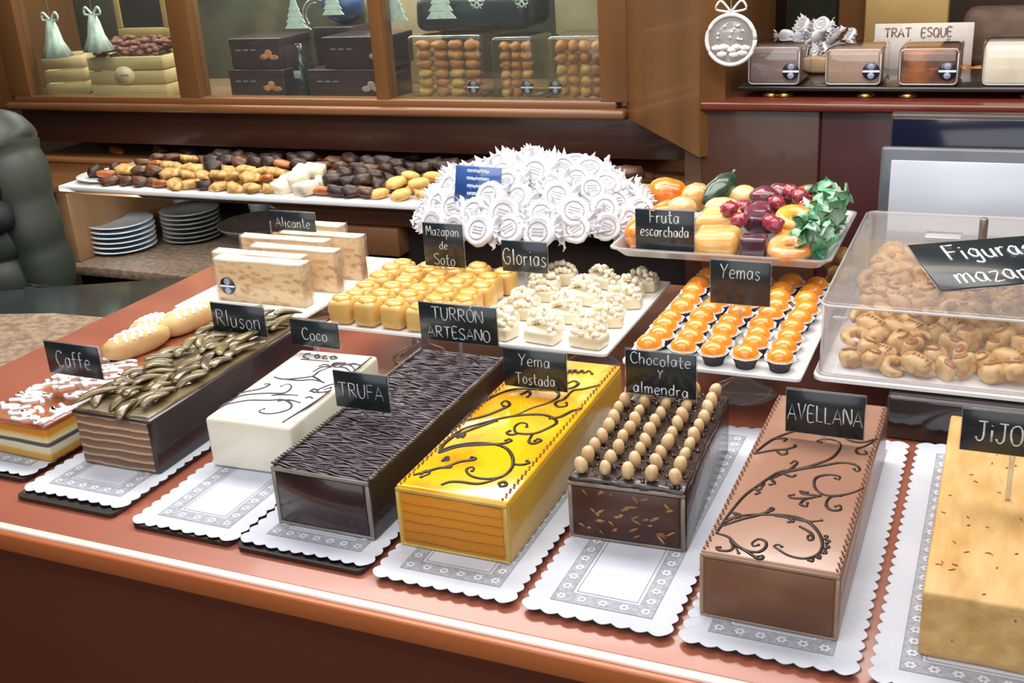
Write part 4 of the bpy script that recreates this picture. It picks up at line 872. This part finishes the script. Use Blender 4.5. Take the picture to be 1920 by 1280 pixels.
# ------------------------------------------------------------ biscuits and chocolates on the back shelf
bis = {'butter': (M('butter_biscuit', '#d8b577', .6, '#a87b40', 60, bump=.4), 'golden butter biscuit'), 'yellow': (M('yellow_biscuit', '#e0bf78', .5, '#cda35a', 50), 'pale yellow round biscuit'),
       'dark': (M('chocolate_biscuit', '#2a1d1f', .5, '#45302a', 60, coat=.1, bump=.3), 'dark chocolate covered biscuit'), 'white': (M('meringue', '#e2d9c8', .5, '#d6cab3', 30), 'cream white meringue'),
       'brown': (M('brown_biscuit', '#6b4630', .45, '#523322', 60, coat=.2), 'brown almond biscuit'), 'orange': (M('orange_biscuit', '#bb7434', .4, '#9c5426', 50, coat=.4), 'orange glazed biscuit')}
shp = {'butter': lambda s: MB().blob((0, 0, .008), (.026, .016, .010), 2, .5, s), 'yellow': lambda s: MB().blob((0, 0, .008), (.021, .019, .010), 2, .1, s), 'dark': lambda s: MB().blob((0, 0, .010), (.021, .017, .012), 2, .5, s),
       'white': lambda s: MB().rbox(-.022, .022, -.02, .02, 0, .024, .007, 2, 0, None, .002, 2), 'brown': lambda s: MB().blob((0, 0, .009), (.024, .018, .011), 2, .55, s), 'orange': lambda s: MB().blob((0, 0, .008), (.026, .015, .009), 2, .15, s)}
KK = {}
def biscuit(kind, x, y, z, rz, where):
    K = KK.setdefault(kind, [Kind(lambda s=s: shp[kind](s).build(kind+'_biscuit' if kind != 'white' else 'meringue', bis[kind][0])) for s in (1, 2, 3)])
    K[rnd.randrange(3)].place((x, y, z), (rnd.uniform(-.25, .25), rnd.uniform(-.25, .25), rz), '%s %s' % (bis[kind][1], where), 'biscuit', '%ss %s' % (bis[kind][1], where), rnd.uniform(.85, 1.15))
rnd = random.Random(41)
heaps = [ # kind, x0, x1, y0, y1, nx, ny, where
 ('brown', -1.745, -1.63, 1.785, 1.95, 4, 4, 'in the heap beside the pastry plate'), ('butter', -1.61, -1.34, 1.78, 1.86, 8, 3, 'along the front edge of the biscuit shelf'),
 ('white', -1.315, -1.245, 1.785, 1.88, 2, 3, 'between golden and chocolate biscuits'), ('dark', -1.215, -1.115, 1.78, 1.96, 4, 5, 'in the heap below the navy boxes'),
 ('yellow', -1.085, -.985, 1.785, 1.88, 3, 3, 'heaped beside the white marzipan'), ('dark', -1.60, -1.34, 1.90, 1.975, 8, 3, 'in the rear rows of the shelf'),
 ('dark', -1.085, -.95, 1.905, 1.975, 4, 3, 'behind the yellow biscuits'), ('brown', -1.32, -1.235, 1.905, 1.975, 3, 3, 'behind the white meringues'),
 ('orange', -.93, -.80, 1.86, 1.97, 4, 3, 'behind the marzipan heap'), ('brown', -.77, -.62, 1.86, 1.97, 4, 3, 'at the far end of the shelf')]
for kind, x0, x1, y0, y1, nx, ny, where in heaps:
    for layer in range(2):
        for j in range(ny-layer):
            for i in range(nx-layer):
                x = x0+(i+.5*layer)*(x1-x0)/max(1, nx-1)+rnd.uniform(-.004, .004); y = y0+(j+.5*layer)*(y1-y0)/max(1, ny-1)+rnd.uniform(-.004, .004)
                biscuit(kind if rnd.random() < .82 else rnd.choice(('brown', 'orange', 'butter', 'dark')), x, y, .001+layer*.017+j*.002, rnd.uniform(-.6, .6), where)
# continuing shelf surface behind, under the cabinet
part('rear_biscuit_ledge', M('ledge_wood', '#a9764c', .35, '#96663f', 8, (.2, 1, 1)), lc, (-2.2, -.49, 2.001, 2.27, Z-.0125, Z+.0))
for i in range(11):
    x = -1.98+i*.115
    biscuit(('orange', 'brown', 'dark', 'orange', 'brown')[i % 5], x, 2.06+.02*math.sin(i*2), .001, rnd.uniform(-.5, .5), 'far back under the cabinet')
pp = empty('pastry_plate', (-1.80, 1.835, .0006), 0, 'white plate of small pastries at the end of the biscuit shelf', 'plate')
MB().lathe([(.03, 0), (.055, .003), (.068, .009), (.067, .010), (.05, .005), (.0001, .004)], 32).build('plate', white_por, pp).name = 'plate_body'
for i, (x, y) in enumerate(((-1.825, 1.825), (-1.785, 1.815), (-1.80, 1.86), (-1.765, 1.85))): biscuit('orange' if i % 2 else 'dark', x, y, .007, rnd.uniform(0, 3), 'on the white pastry plate')
# plate stacks in the niche
def plate_mesh(r): return MB().lathe([(r*.5, 0), (r*.62, .001), (r*.98, .0085), (r, .0105), (r*.985, .0115), (r*.62, .0045), (.0001, .0035)], 40)
grey_por = M('grey_porcelain', '#9a9c96', .3, '#8f918b', 10, coat=.3)
for (x, y, r, n, dz, m_, lb, kind_, g) in ((-1.90, 1.945, .077, 6, .0118, M('bluish_porcelain', '#dfe9f0', .2, coat=.4), 'pale blue-white', 'front stack', 'white plates in the front stack'), (-1.785, 2.055, .071, 7, .0108, grey_por, 'grey', 'rear stack', 'grey plates in the rear stack'),
        (-2.005, 1.945, .045, 2, .008, MATS['white_porcelain'], 'small white', 'low pile at the shelf end', 'small saucers')):
    k0 = Kind(lambda r=r, m_=m_: plate_mesh(r).build('plate', m_))
    for i in range(n):
        k0.place((x+rnd.uniform(-.0015, .0015), y, -.1995+i*dz), 0, '%s plate, %s from the bottom, %s' % (lb, nth(i), kind_), 'plate', g)
cup_d = M('dark_saucer', '#3b3f44', .25, '#50555a', 10, coat=.4)
k0 = Kind(lambda: plate_mesh(.040).build('saucer', cup_d))
for i in range(5): k0.place((-2.05, 2.09, -.1995+i*.012), 0, 'dark grey saucer, %s from the bottom of the pile behind the white plates' % nth(i), 'saucer', 'dark saucers behind the plates')
tag(MB().lathe([(.03, 0), (.06, .012), (.098, .040), (.102, .046), (.098, .046), (.055, .016), (.0001, .012)], 36).build('bowl', M('taupe_bowl', '#6f6257', .4, '#5e534a', 20), None, (-1.60, 2.08, -.1995)), 'brownish grey bowl in the plate niche', 'bowl')
for x, y, s in ((-1.685, 2.20, 1.0), (-1.93, 2.20, .9)):
    cpo = empty('cup', (x, y, -.1995), 0, 'grey cup at the back of the plate niche, %s' % ('beside the bowl' if s == 1 else 'behind the white plates'), 'cup', 'grey cups in the niche')
    MB().lathe([(.018, 0), (.024, .01), (.03, .055), (.031, .06), (.029, .06), (.022, .012), (.0001, .008)], 28).build('cup_body', grey_por, cpo)
    MB().tube([(.029, 0, .048), (.045, 0, .045), (.046, 0, .025), (.026, 0, .016)], .004, 8).build('handle', grey_por, cpo)
# cream box at the far end
tag(MB().rbox(-.60, -.505, 1.76, 1.86, .001, .030, .003).build('cream_box', M('cream_carton', '#c9ae8c', .6, '#b89a76', 20)), 'cream carton at the far end of the biscuit shelf', 'box')
tag(MB().rbox(-.56, -.47, 1.87, 1.95, .001, .024, .003).build('brown_box', M('brown_carton', '#7c5c42', .6, '#6b4d36', 20)), 'brown carton behind the cream one', 'box')

# ------------------------------------------------------------ inside the glazed cabinet
ZS = .1325
crate_m = M('crate_wood', '#cdb98a', .6, '#b9a472', 14, (.2, 1, 1)); 
def crate(x, y, w, d, h, rz, label, dried):
    c = empty('wooden_crate', (x, y, ZS), rz, label, 'crate', 'wooden crates in the glazed cabinet')
    for k in range(3):
        z0, z1 = k*h/3+.001, (k+1)*h/3-.002; mb = MB()
        mb.rbox(-w/2, w/2, -d/2, -d/2+.004, z0, z1, .001, 1); mb.rbox(-w/2, w/2, d/2-.004, d/2, z0, z1, .001, 1)
        mb.rbox(-w/2, -w/2+.004, -d/2+.004, d/2-.004, z0, z1, .001, 1); mb.rbox(w/2-.004, w/2, -d/2+.004, d/2-.004, z0, z1, .001, 1); mb.build('plank_row', crate_m, c)
    MB().box(-w/2+.004, w/2-.004, -d/2+.004, d/2-.004, .001, .006).build('bottom', crate_m, c)
    if dried:
        lb = MB().lathe([(.028, -.0008), (.028, .0008)], 28, sy=.75).build('oval_label', M('cream_label', '#e3d3ae', .6), c, (-.005, -d/2-.0012, h*.55), (PI/2, 0, 0))
        MB().box(-.012, .012, -.002, .002, .0008, .0014).build('label_print', M('label_grey', '#9c8e74', .6), lb)
    return c
crate(-1.925, 2.15, .205, .16, .098, .12, 'large slatted pale crate with an oval label and dried flowers', True)
crate(-2.22+.05, 2.16, .10, .12, .095, .45, 'small yellowish slatted crate at the cabinet end', False)
fl = M('dried_flower', '#5e3536', .8, '#86594c', 60, bump=.4)
mb = MB(); rnd = random.Random(77)
for k in range(120): mb.blob((-1.925+rnd.uniform(-.095, .095), 2.15+rnd.uniform(-.065, .065), ZS+.088+rnd.uniform(0, .040)), (rnd.uniform(.008, .015), rnd.uniform(.008, .014), .006), 1, .4, k)
tag(mb.build('dried_flowers', fl), 'dark red dried flowers filling the slatted crate', 'dried flowers', None, 'stuff')
bb = empty('framed_blackboard', (-1.99, 2.24, .255), 0, 'small blackboard in a pale wooden frame above the crate', 'blackboard')
MB().rbox(-.066, .066, 0, .005, .02, .16, .001).build('board', M('slate', '#26262a', .5), bb)
mb = MB(); [mb.rbox(*b, r=.002) for b in ((-.082, .082, -.003, .007, 0, .022), (-.082, .082, -.003, .007, .158, .18), (-.082, -.064, -.003, .007, .022, .158), (.064, .082, -.003, .007, .022, .158))]
mb.build('frame', M('pale_frame', '#b7a26f', .5, '#a8935f', 12), bb)
MB().rbox(-.07, .07, .0, .02, -.122, .0, .002).build('easel_foot', crate_m, bb)
lace = M('white_lace', '#cfe0dc', .7, '#b4c9c4', 60)
def hanging(x, y, z, kind, label, s=1.0):
    o = empty('hanging_ornament', (x, y, z), 0, label, 'ornament', 'white paper ornaments on the cabinet glass'); 
    if kind == 'tree':
        mb = MB()
        for k in range(5):
            w0, w1 = (.010+.0058*k)*s, (.005+.004*k)*s; z1 = -(.0145*k)*s; mb.loft([[(-w0, -.0012, z1-.014*s), (w0, -.0012, z1-.014*s), (w0, .0012, z1-.014*s), (-w0, .0012, z1-.014*s)], [(-w1, -.0012, z1), (w1, -.0012, z1), (w1, .0012, z1), (-w1, .0012, z1)]])
        mb.build('tree_cutout', lace, o)
    elif kind == 'bell':
        MB().lathe([(.006*s, 0), (.010*s, -.012*s), (.014*s, -.035*s), (.026*s, -.062*s), (.024*s, -.062*s), (.010*s, -.03*s)], 24, mod=lambda a, i: 1+.08*math.cos(8*a)).build('bell', lace, o)
        mb = MB(); [mb.tube(smooth_pts([(0, 0, .0), (q*.014*s, 0, .014*s), (q*.018*s, 0, .002*s), (0, 0, .0)], 4), .0022*s, 6) for q in (-1, 1)]; mb.build('bow', lace, o)
    else:
        mb = MB()
        for k in range(6):
            a = k*PI/3; c_, s__ = math.cos(a), math.sin(a); mb.tube([(0, 0, -.018*s), (c_*.017*s, 0, -.018*s+s__*.017*s)], .0018*s, 5)
            for q in (.6, ): mb.tube([(c_*.010*s, 0, -.018*s+s__*.010*s), (math.cos(a+.5)*.015*s, 0, -.018*s+math.sin(a+.5)*.015*s)], .0013*s, 4); mb.tube([(c_*.010*s, 0, -.018*s+s__*.010*s), (math.cos(a-.5)*.015*s, 0, -.018*s+math.sin(a-.5)*.015*s)], .0013*s, 4)
        mb.build('snowflake', lace, o)
    MB().tube([(0, 0, -.001), (0, 0, .6-z+.2)], .0006, 4).build('thread', lace, o)
hanging(-2.108, 2.06, .315, 'bell', 'white lace bell hanging over the small crate', 1.35)
hanging(-1.975, 2.06, .325, 'bell', 'white lace bell hanging over the large crate', 1.3)
hanging(-1.163, 2.035, .372, 'tree', 'white paper tree at the bay with the pastry bags', 1.0)
hanging(-1.055, 2.035, .374, 'tree', 'white paper tree hanging before the dark blue bag', 1.0)
hanging(-1.40, 2.035, .35, 'tree', 'white paper tree hanging above the navy boxes', .85)
hanging(-1.305, 2.035, .372, 'tree', 'white paper tree hanging beside the blue ball', .8)
hanging(-.975, 2.035, .352, 'flake', 'white paper snowflake nearest the paper trees', 1.0)
hanging(-.88, 2.035, .352, 'flake', 'white paper snowflake next to the cream card', 1.0)
# bay two: dark boxes
box_m = M('aubergine_box', '#2e232a', .3, '#3a2c34', 8, coat=.4); mot_o = M('orange_motif', '#c88a62', .5, '#a86a4c', 40); mot_w = M('pale_motif', '#a9989c', .5); lt = M('box_print', '#8f8290', .5)
def gift(x0, x1, y0, y1, z0, h, m_, label, mx):
    g_ = empty('chocolate_box', ((x0+x1)/2, (y0+y1)/2, z0), 0, label, 'box', 'dark boxes stacked in the glazed cabinet'); w, d = (x1-x0)/2, (y1-y0)/2
    MB().rbox(-w, w, -d, d, 0, h*.8, .002).build('box_body', box_m, g_); MB().rbox(-w-.001, w+.001, -d-.001, d+.001, h*.72, h, .002).build('lid', box_m, g_)
    if m_:
        mb = MB(); [mb.blob((mx+dx, -d-.0012, h*.42+dz), (a, .0012, b), 2, .2, i) for i, (dx, dz, a, b) in enumerate(((-.012, -.002, .012, .007), (0, .005, .010, .009), (.014, -.003, .013, .006)))]
        mb.build('printed_motif', m_, g_); mb = MB(); [mb.box(-w*.75+k*.02, -w*.75+k*.02+.013, -d-.0014, -d-.0006, h*.60, h*.64) for k in range(3)]; mb.build('printed_words', lt, g_)
gift(-1.62, -1.475, 2.07, 2.20, ZS, .066, mot_o, 'lower aubergine box with orange motif', .04)
gift(-1.615, -1.48, 2.08, 2.20, ZS+.0665, .066, mot_o, 'upper aubergine box with orange motif', .035)
gift(-1.41, -1.225, 2.07, 2.20, ZS, .066, mot_w, 'lower aubergine box with pale motif', .065)
gift(-1.37, -1.215, 2.08, 2.20, ZS+.0665, .066, mot_w, 'upper aubergine box with pale motif', .06)
gift(-1.475, -1.375, 2.21, 2.30, ZS, .14, None, 'plain dark box behind the aubergine boxes', 0)
bt = empty('dark_bottle', (-1.444, 2.10, ZS), 0, 'dark bottle with small pale labels between the box stacks', 'bottle')
MB().lathe([(.018, 0), (.019, .004), (.019, .075), (.010, .092), (.008, .10), (.008, .118), (.0001, .118)], 24).build('glass', M('bottle_glass', '#1c2524', .1, '#24302e', 5, coat=.5), bt).name = 'bottle_body'
MB().rbox(-.009, .009, -.0202, -.0185, .045, .062, .0005, 1).build('label', M('bottle_label', '#8b9a9c', .5), bt)
tag(MB().blob((0, 0, 0), (.052, .04, .042), 3, .05, 2).build('blue_ball', M('blue_foil', '#2d4a78', .3, '#24406b', 8, coat=.4), None, (-1.425, 2.27, ZS+.182)), 'large blue rounded parcel behind the boxes', 'parcel')
rg = MB(); 
for q in range(2): rg.tube([(.036*math.cos(a), 0, .036*math.sin(a)) for a in [PI*.35+PI*1.0*i/14 for i in range(15)]] if q == 0 else [(.028*math.cos(a), 0, .028*math.sin(a)) for a in [PI*.45+PI*.8*i/12 for i in range(13)]], .0022, 6)
tag(rg.build('silver_ring', steel, None, (-1.465, 2.215, ZS+.165)), 'curved silver ring in front of the blue parcel', 'ring')
tag(MB().rbox(-1.40, -1.21, 2.31, 2.33, ZS, .62, .003).build('beige_panel', M('beige_card', '#b3a588', .6)), 'beige card at the back of the middle bay', 'card')
# bay three: clear packs of pastries
foil = M('silver_base', '#a8a298', .25, metal=.8)
pas = [M('packed_pastry', '#d39a62', .5, '#b87850', 50, ramp=(.35, .65)), M('packed_pale_pastry', '#e6c684', .5, '#d2a860', 40, ramp=(.35, .65))]
def pack(x0, x1, y0, y1, z0, h, rows, cols, label, sx, base=True, mats=pas, name='pastry_pack'):
    p = empty(name, ((x0+x1)/2, (y0+y1)/2, z0), 0, label, 'package', 'clear packs of pastries'); w, d = (x1-x0)/2, (y1-y0)/2; rnd2 = random.Random(int(abs(x0)*1000))
    MB().rbox(-w-.004, w+.004, -d-.004, d+.004, 0, .008, .002).build('silver_base', foil, p)
    MB().rbox(-w, w, -d, d, .0085, h, .010, 3).build('clear_wrap', clear('pack_wrap', '#fbf7ee', .03, .06, 2.2), p)
    for r_ in range(rows):
        for c_ in range(cols):
            x = -w+.012+(c_+.5)*(2*w-.024)/cols; z = .010+(r_+.5)*(h-.022)/rows
            MB().blob((x, -d+.022, z), ((w-.012)/cols*.98, .016, (h-.022)/rows*.55), 2, .45, r_*7+c_).build('pastry', mats[0] if (r_ > rows*.4 or c_ % 2) else mats[1], p)
    if sx is not None:
        st = MB().lathe([(.0135, -.0006), (.0135, .0006)], 28).build('sticker', MATS['navy_sticker'], p, (sx, -d-.0012, .032), (PI/2, 0, 0))
        MB().box(-.013, .013, -.0016, .0016, .0006, .0010).build('sticker_band', MATS['sticker_white'], st)
        for sy in (-1, 1): MB().lathe([(.0055, .0006), (.005, .001)], 14, (0, sy*.0072, 0)).build('sticker_emblem', MATS['sticker_grey'], st)
    return p
pack(-1.155, -.985, 2.06, 2.17, ZS, .135, 6, 4, 'wide clear pack of pastries beside the dark boxes', .063)
pack(-.965, -.872, 2.06, 2.17, ZS, .130, 6, 3, 'narrow clear pack of golden pastries in the middle', .030)
pack(-.845, -.722, 2.06, 2.17, ZS, .130, 5, 4, 'clear pack of pastries beside the pillar', -.045)
tag(MB().rbox(-1.15, -.90, 2.10, 2.24, ZS+.1375, ZS+.21, .02, 4, 0, None, .006, 4, 8).build('dark_blue_bag', M('dark_blue_fabric', '#27333f', .4, '#1f2a34', 6, coat=.3)), 'dark blue-grey bag lying on the pastry packs', 'bag')
tag(MB().rbox(-.875, -.72, 2.19, 2.20, ZS, .62, .003).build('cream_card', MATS['beige_card']), 'cream card behind the pack beside the pillar', 'card')

# ------------------------------------------------------------ right shelf with packs
sl = empty('display_slab', (0, 0, .2035), 0, 'dark slab on small brass feet carrying the wrapped cakes', 'stand')
MB().rbox(-.395, .3, 1.735, 1.92, .010, .0165, .002).build('slab', M('dark_slab', '#241f1f', .2, coat=.4), sl)
for x in (-.345, -.325, -.205, -.145, .02, .2): MB().lathe([(.012, 0), (.014, .002), (.008, .006), (.006, .010)], 20, (x, 1.75, 0)).build('foot', brass, sl)
zs = .2202
def cakepack(x0, x1, h, m_, label, sx, d=.10, film_=True):
    p = empty('wrapped_cake', ((x0+x1)/2, 1.742+d/2, zs), 0, label, 'package', 'wrapped cakes on the dark slab'); w = (x1-x0)/2
    MB().rbox(-w+.003, w-.003, -d/2+.003, d/2-.003, .001, h-.006, .006, 3).build('cake', m_, p)
    MB().rbox(-w, w, -d/2, d/2, 0, h, .008, 3).build('clear_wrap', clear('pack_wrap', '#fbf7ee', .03, .06, 2.2), p)
    mb = MB(); q = [(x, -d/2-.0004, z_+h/2) for x, z_ in rrect(-w+.003, w-.003, -h/2+.003, h/2-.003, .006, 3)]; mb.tube(q+[q[0]], .0011, 5); mb.build('wrap_edge', edge_c, p)
    if sx is not None:
        st = MB().lathe([(.0125, -.0006), (.0125, .0006)], 28).build('sticker', MATS['navy_sticker'], p, (sx, -d/2-.0014, .022), (PI/2, 0, 0))
        MB().box(-.012, .012, -.0015, .0015, .0006, .0010).build('sticker_band', MATS['sticker_white'], st)
        for sy in (-1, 1): MB().lathe([(.005, .0006), (.0046, .001)], 14, (0, sy*.0065, 0)).build('sticker_emblem', MATS['sticker_grey'], st)
cakepack(-.382, -.300, .060, M('grey_lilac_cake', '#7e7076', .4, '#8a7b80', 15), 'greyish wrapped cake beside the hanging bauble', .026)
cakepack(-.266, -.182, .056, M('dusty_pink_cake', '#a98f86', .4, '#b39a90', 15), 'dusty pink wrapped cake, second on the slab', .026)
cakepack(-.161, -.076, .056, M('orange_fruit_cake', '#b06a38', .35, '#5e3320', 22, ramp=(.4, .6)), 'orange and brown wrapped fruit cake, third on the slab', .026)
cakepack(-.048, .045, .062, M('white_cake', '#efede8', .4), 'white wrapped cake at the end of the slab', None)
for i, (x, y, z) in enumerate([(-.365+.026*i, 1.888, .2470+.006) for i in range(6)]+[(-.352+.026*i, 1.895, .272) for i in range(5)]+[(-.325, 1.90, .290), (-.295, 1.90, .290)]):
    KM[i % 4].place((x, y, z), (.95, .2*math.sin(i*2), .5*i), 'cream wrapped marzipan disc heaped behind the greyish cake', 'wrapped sweet', 'wrapped discs behind the greyish cake', .85)
tag(MB().rbox(-.385, -.19, 1.865, 1.915, .2203, .2460, .004).build('cream_plinth', M('cream_carton', '#c9ae8c')), 'cream carton under the wrapped discs behind the cakes', 'box')
orn = empty('hanging_bauble', (-.393, 1.680, .297), 0, 'white lace bauble with bow hanging before the till shelf', 'ornament')
lw = M('bauble_white', '#dcdad8', .6)
MB().tube([(.036*math.cos(2*PI*i/36), 0, .036*math.sin(2*PI*i/36)) for i in range(37)], .0032, 8).build('bauble_ring', lw, orn)
MB().lathe([(.033, -.0005), (.033, .0005)], 32).build('bauble_disc', clear('bauble_film', '#f5f5f5', .22, .1), orn, None, (PI/2, 0, 0))
rnd = random.Random(5)
for k in range(12): MB().blob((rnd.uniform(-.02, .02), -.0012, rnd.uniform(-.002, .022)), .0022, 1).build('dot', lw, orn)
mb = MB(); [mb.blob((rnd.uniform(-.022, .022), -.001, -.018+rnd.uniform(-.005, .008)), (.009, .002, .005), 1, .2, k) for k in range(9)]; mb.build('snow_scene', lw, orn)
mb = MB(); [mb.tube(smooth_pts([(0, 0, .040), (q*.015, 0, .056), (q*.022, 0, .044), (0, 0, .040)], 4), .0018, 6) for q in (-1, 1)]; [mb.tube([(0, 0, .040), (q*.012, 0, .036), (q*.014, 0, .030)], .0015, 5) for q in (-1, 1)]; mb.build('bow', lw, orn)
MB().tube([(0, 0, .042), (0, 0, .7)], .0007, 4).build('thread', lw, orn)
sg = empty('lettered_board', (-.155, 1.98, .2035), 0, 'white board with brown capital letters behind the wrapped cakes', 'sign')
MB().rbox(-.068, .085, 0, .004, 0, .080, .001, 1).build('board', M('off_white', '#d0cbc6', .5), sg)
mb = MB(); write(mb, 'TRAT  ESQUE', .0, .066, .014, .14, .0012, -.0005, 3); mb.build('lettering', M('brown_letters', '#8a6f60', .6), sg)
tag(MB().rbox(-.250, -.115, 2.06, 2.10, .2035, .42, .004).build('cream_sack', M('cream_kraft', '#b7985f', .6, '#a88a55', 8)), 'cream paper sack standing at the back of the till shelf', 'sack')
tag(MB().rbox(-.09, .35, 2.02, 2.09, .2035, .30, .02, 3).build('grey_brown_basket', M('grey_brown', '#6b5648', .7, '#5a473b', 30, bump=.4)), 'grey-brown basket beside the cream sack', 'basket')
for i in range(5): biscuit('orange', -.08+.03*i, 1.96, .205+.0, .3*i, 'behind the fruit cake on the ledge')

# ------------------------------------------------------------ customer in a green puffer jacket
per = empty('person', (-1.885, 1.50, -1.1), .12, 'person in dark green quilted jacket and navy scarf standing at the granite counter', 'person')
per.scale = (.95, .95, .925)
def skin_body():
    V = {'pelvis': (0, 0, .84, .085), 'waist': (0, 0, 1.0, .085), 'chest': (0, 0, 1.20, .085), 'neck0': (0, 0, 1.345, .06), 'neck': (0, -.01, 1.40, .05), 'head0': (0, -.02, 1.46, .07), 'head1': (0, -.02, 1.54, .088), 'head2': (0, -.015, 1.60, .06),
         'shL': (-.13, 0, 1.27, .035), 'elL': (-.20, -.02, 1.03, .033), 'wrL': (-.15, -.17, .93, .028), 'haL': (-.13, -.23, .93, .03), 'shR': (.13, 0, 1.27, .035), 'elR': (.20, -.02, 1.03, .033), 'wrR': (.15, -.17, .93, .028), 'haR': (.13, -.23, .93, .03),
         'hipL': (-.09, 0, .78, .09), 'knL': (-.095, -.01, .45, .06), 'anL': (-.095, .02, .08, .04), 'toL': (-.1, -.13, .03, .03), 'hipR': (.09, 0, .78, .09), 'knR': (.095, -.01, .45, .06), 'anR': (.095, .02, .08, .04), 'toR': (.1, -.13, .03, .03)}
    E_ = 'pelvis-waist waist-chest chest-neck0 neck0-neck neck-head0 head0-head1 head1-head2 chest-shL shL-elL elL-wrL wrL-haL chest-shR shR-elR elR-wrR wrR-haR pelvis-hipL hipL-knL knL-anL anL-toL pelvis-hipR hipR-knR knR-anR anR-toR'.split()
    V = {k: list(v) for k, v in V.items()}
    for side, sg_ in (('L', 1), ('R', -1)):
        hx, hy, hz_, _ = V['ha'+side]
        for i, (dx, L_) in enumerate(((-.024, .052), (-.008, .062), (.008, .058), (.023, .046))):
            V['f%s%da' % (side, i)] = [hx+dx, hy-.035, hz_-.004, .009]; V['f%s%db' % (side, i)] = [hx+dx*1.05, hy-.035-L_*.5, hz_-.014, .0085]; V['f%s%dc' % (side, i)] = [hx+dx, hy-.035-L_*.8, hz_-.034, .0075]
            E_ += ['ha%s-f%s%da' % (side, side, i), 'f%s%da-f%s%db' % (side, i, side, i), 'f%s%db-f%s%dc' % (side, i, side, i)]
        V['t%sa' % side] = [hx+sg_*.034, hy-.008, hz_-.004, .0105]; V['t%sb' % side] = [hx+sg_*.042, hy-.04, hz_-.016, .009]
        E_ += ['ha%s-t%sa' % (side, side), 't%sa-t%sb' % (side, side)]
    names = list(V); me = bpy.data.meshes.new('body'); me.from_pydata([V[n][:3] for n in names], [[names.index(a) for a in e.split('-')] for e in E_], []); me.update()
    o = bpy.data.objects.new('body', me); C.objects.link(o); o.parent = per
    sk = o.modifiers.new('skin', 'SKIN'); sk.use_smooth_shade = True
    for i, n in enumerate(names):
        r_ = V[n][3]; me.skin_vertices[0].data[i].radius = (r_*1.2, r_) if n in ('pelvis', 'waist', 'chest') else (r_, r_)
        me.skin_vertices[0].data[i].use_root = (n == 'pelvis')
    ss = o.modifiers.new('sub', 'SUBSURF'); ss.levels = 2; ss.render_levels = 2
    me.materials.append(M('skin', '#c79278', .5, '#b8806a', 20, sss=.1)); return o
body = skin_body()
jm = M('green_puffer', '#3c443b', .5, '#2d352f', 7, (1, 1, 1), (.3, .7), .25, 25, spec=.5); nm = M('navy_scarf', '#23252f', .7, '#1b1d26', 20); hm = M('dark_hair', '#2b2120', .6, '#3a2c28', 60, (1, 1, .2)); tr = M('dark_trousers', '#24262c', .8)
def quilt(cx_f, rx, ry, z0, z1, n, puffs, amp):
    rings = []
    for i in range(n+1):
        t = i/n; z = z0+(z1-z0)*t; k = 1+amp*(abs(math.sin(PI*puffs*t))**.6-.5); cx_, cy_ = cx_f(t)
        rings.append([(cx_+rx(t)*k*math.cos(a)+.006*mnoise.noise(Vector((a*3, z*18, 1))), cy_+ry(t)*k*math.sin(a)+.006*mnoise.noise(Vector((a*3, z*18, 9))), z) for a in [2*PI*j/36 for j in range(36)]])
    return rings
tr_ = lambda a, b, p=1: (lambda t: a+(b-a)*t**p)
mb = MB().loft(quilt(lambda t: (0, 0), lambda t: .205-.02*t-.13*max(0, t-.86)/.14, lambda t: .16-.005*t-.085*max(0, t-.88)/.12, .70, 1.365, 120, 8, .10), 0, True)
jk = mb.build('jacket', jm, per)
def sleeve(sg_, nm_):
    A, Bp, Cc = Vector((sg_*.155, .0, 1.325)), Vector((sg_*.205, -.02, 1.03)), Vector((sg_*.155, -.165, .93)); pts = smooth_pts([A+Vector((-sg_*.03, 0, .012)), A, (A+Bp)/2+Vector((sg_*.018, 0, 0)), Bp, Cc], 16)
    n = len(pts)
    mb = MB().tube(pts, lambda t: (.060+.018*math.sin(PI*min(1, t*1.6+.25))-.014*t)*(1+.13*(abs(math.sin(PI*7*t))**.6-.5)), 24)
    return mb.build(nm_, jm, per)
sleeve(1, 'sleeve'); sleeve(-1, 'sleeve')
mb = MB()
for k in range(3): mb.tube([((.098-.012*k)*math.cos(a), -.005+(.082-.008*k)*math.sin(a), 1.335+.028*k+.008*math.sin(3*a+k)) for a in [2*PI*i/30 for i in range(31)]], .026, 10)
for q_, (x_, y_, z_) in enumerate(((.10, -.05, 1.31), (.145, -.075, 1.265), (.165, -.085, 1.215))): mb.blob((x_, y_, z_), (.05, .045, .04), 2, .15, q_)
mb.build('scarf', nm, per)
mb = MB()
for sx in (-1, 1): mb.loft([[(sx*(.095)+r_*math.cos(a), .005+r_*math.sin(a), z) for a in [2*PI*j/20 for j in range(20)]] for z, r_ in ((.06, .062), (.4, .078), (.72, .105), (.86, .12))], 0, True)
mb.build('trousers', tr, per)
mb = MB()
for sx in (-1, 1): mb.rbox(sx*.1-.045, sx*.1+.045, -.17, .075, .0, .075, .03, 3)
mb.build('shoes', black_m, per)
hd = MB().blob((0, .012, 1.575), (.098, .108, .10), 3, .04, 3); hd.blob((0, .06, 1.50), (.09, .055, .10), 2, .05, 1); hd.build('hair', hm, per)
fc = MB(); fc.blob((0, -.108, 1.515), (.011, .018, .018), 2); fc.blob((0, -.098, 1.475), (.024, .008, .006), 2); [fc.blob((q*.033, -.094, 1.535), (.013, .007, .007), 2) for q in (-1, 1)]; [fc.blob((q*.09, -.015, 1.52), (.009, .018, .028), 2) for q in (-1, 1)]
fc.build('face', MATS['skin'], per)
ey = MB(); [ey.blob((q*.033, -.099, 1.536), (.007, .004, .006), 2) for q in (-1, 1)]; ey.build('eyes', black_m, per)
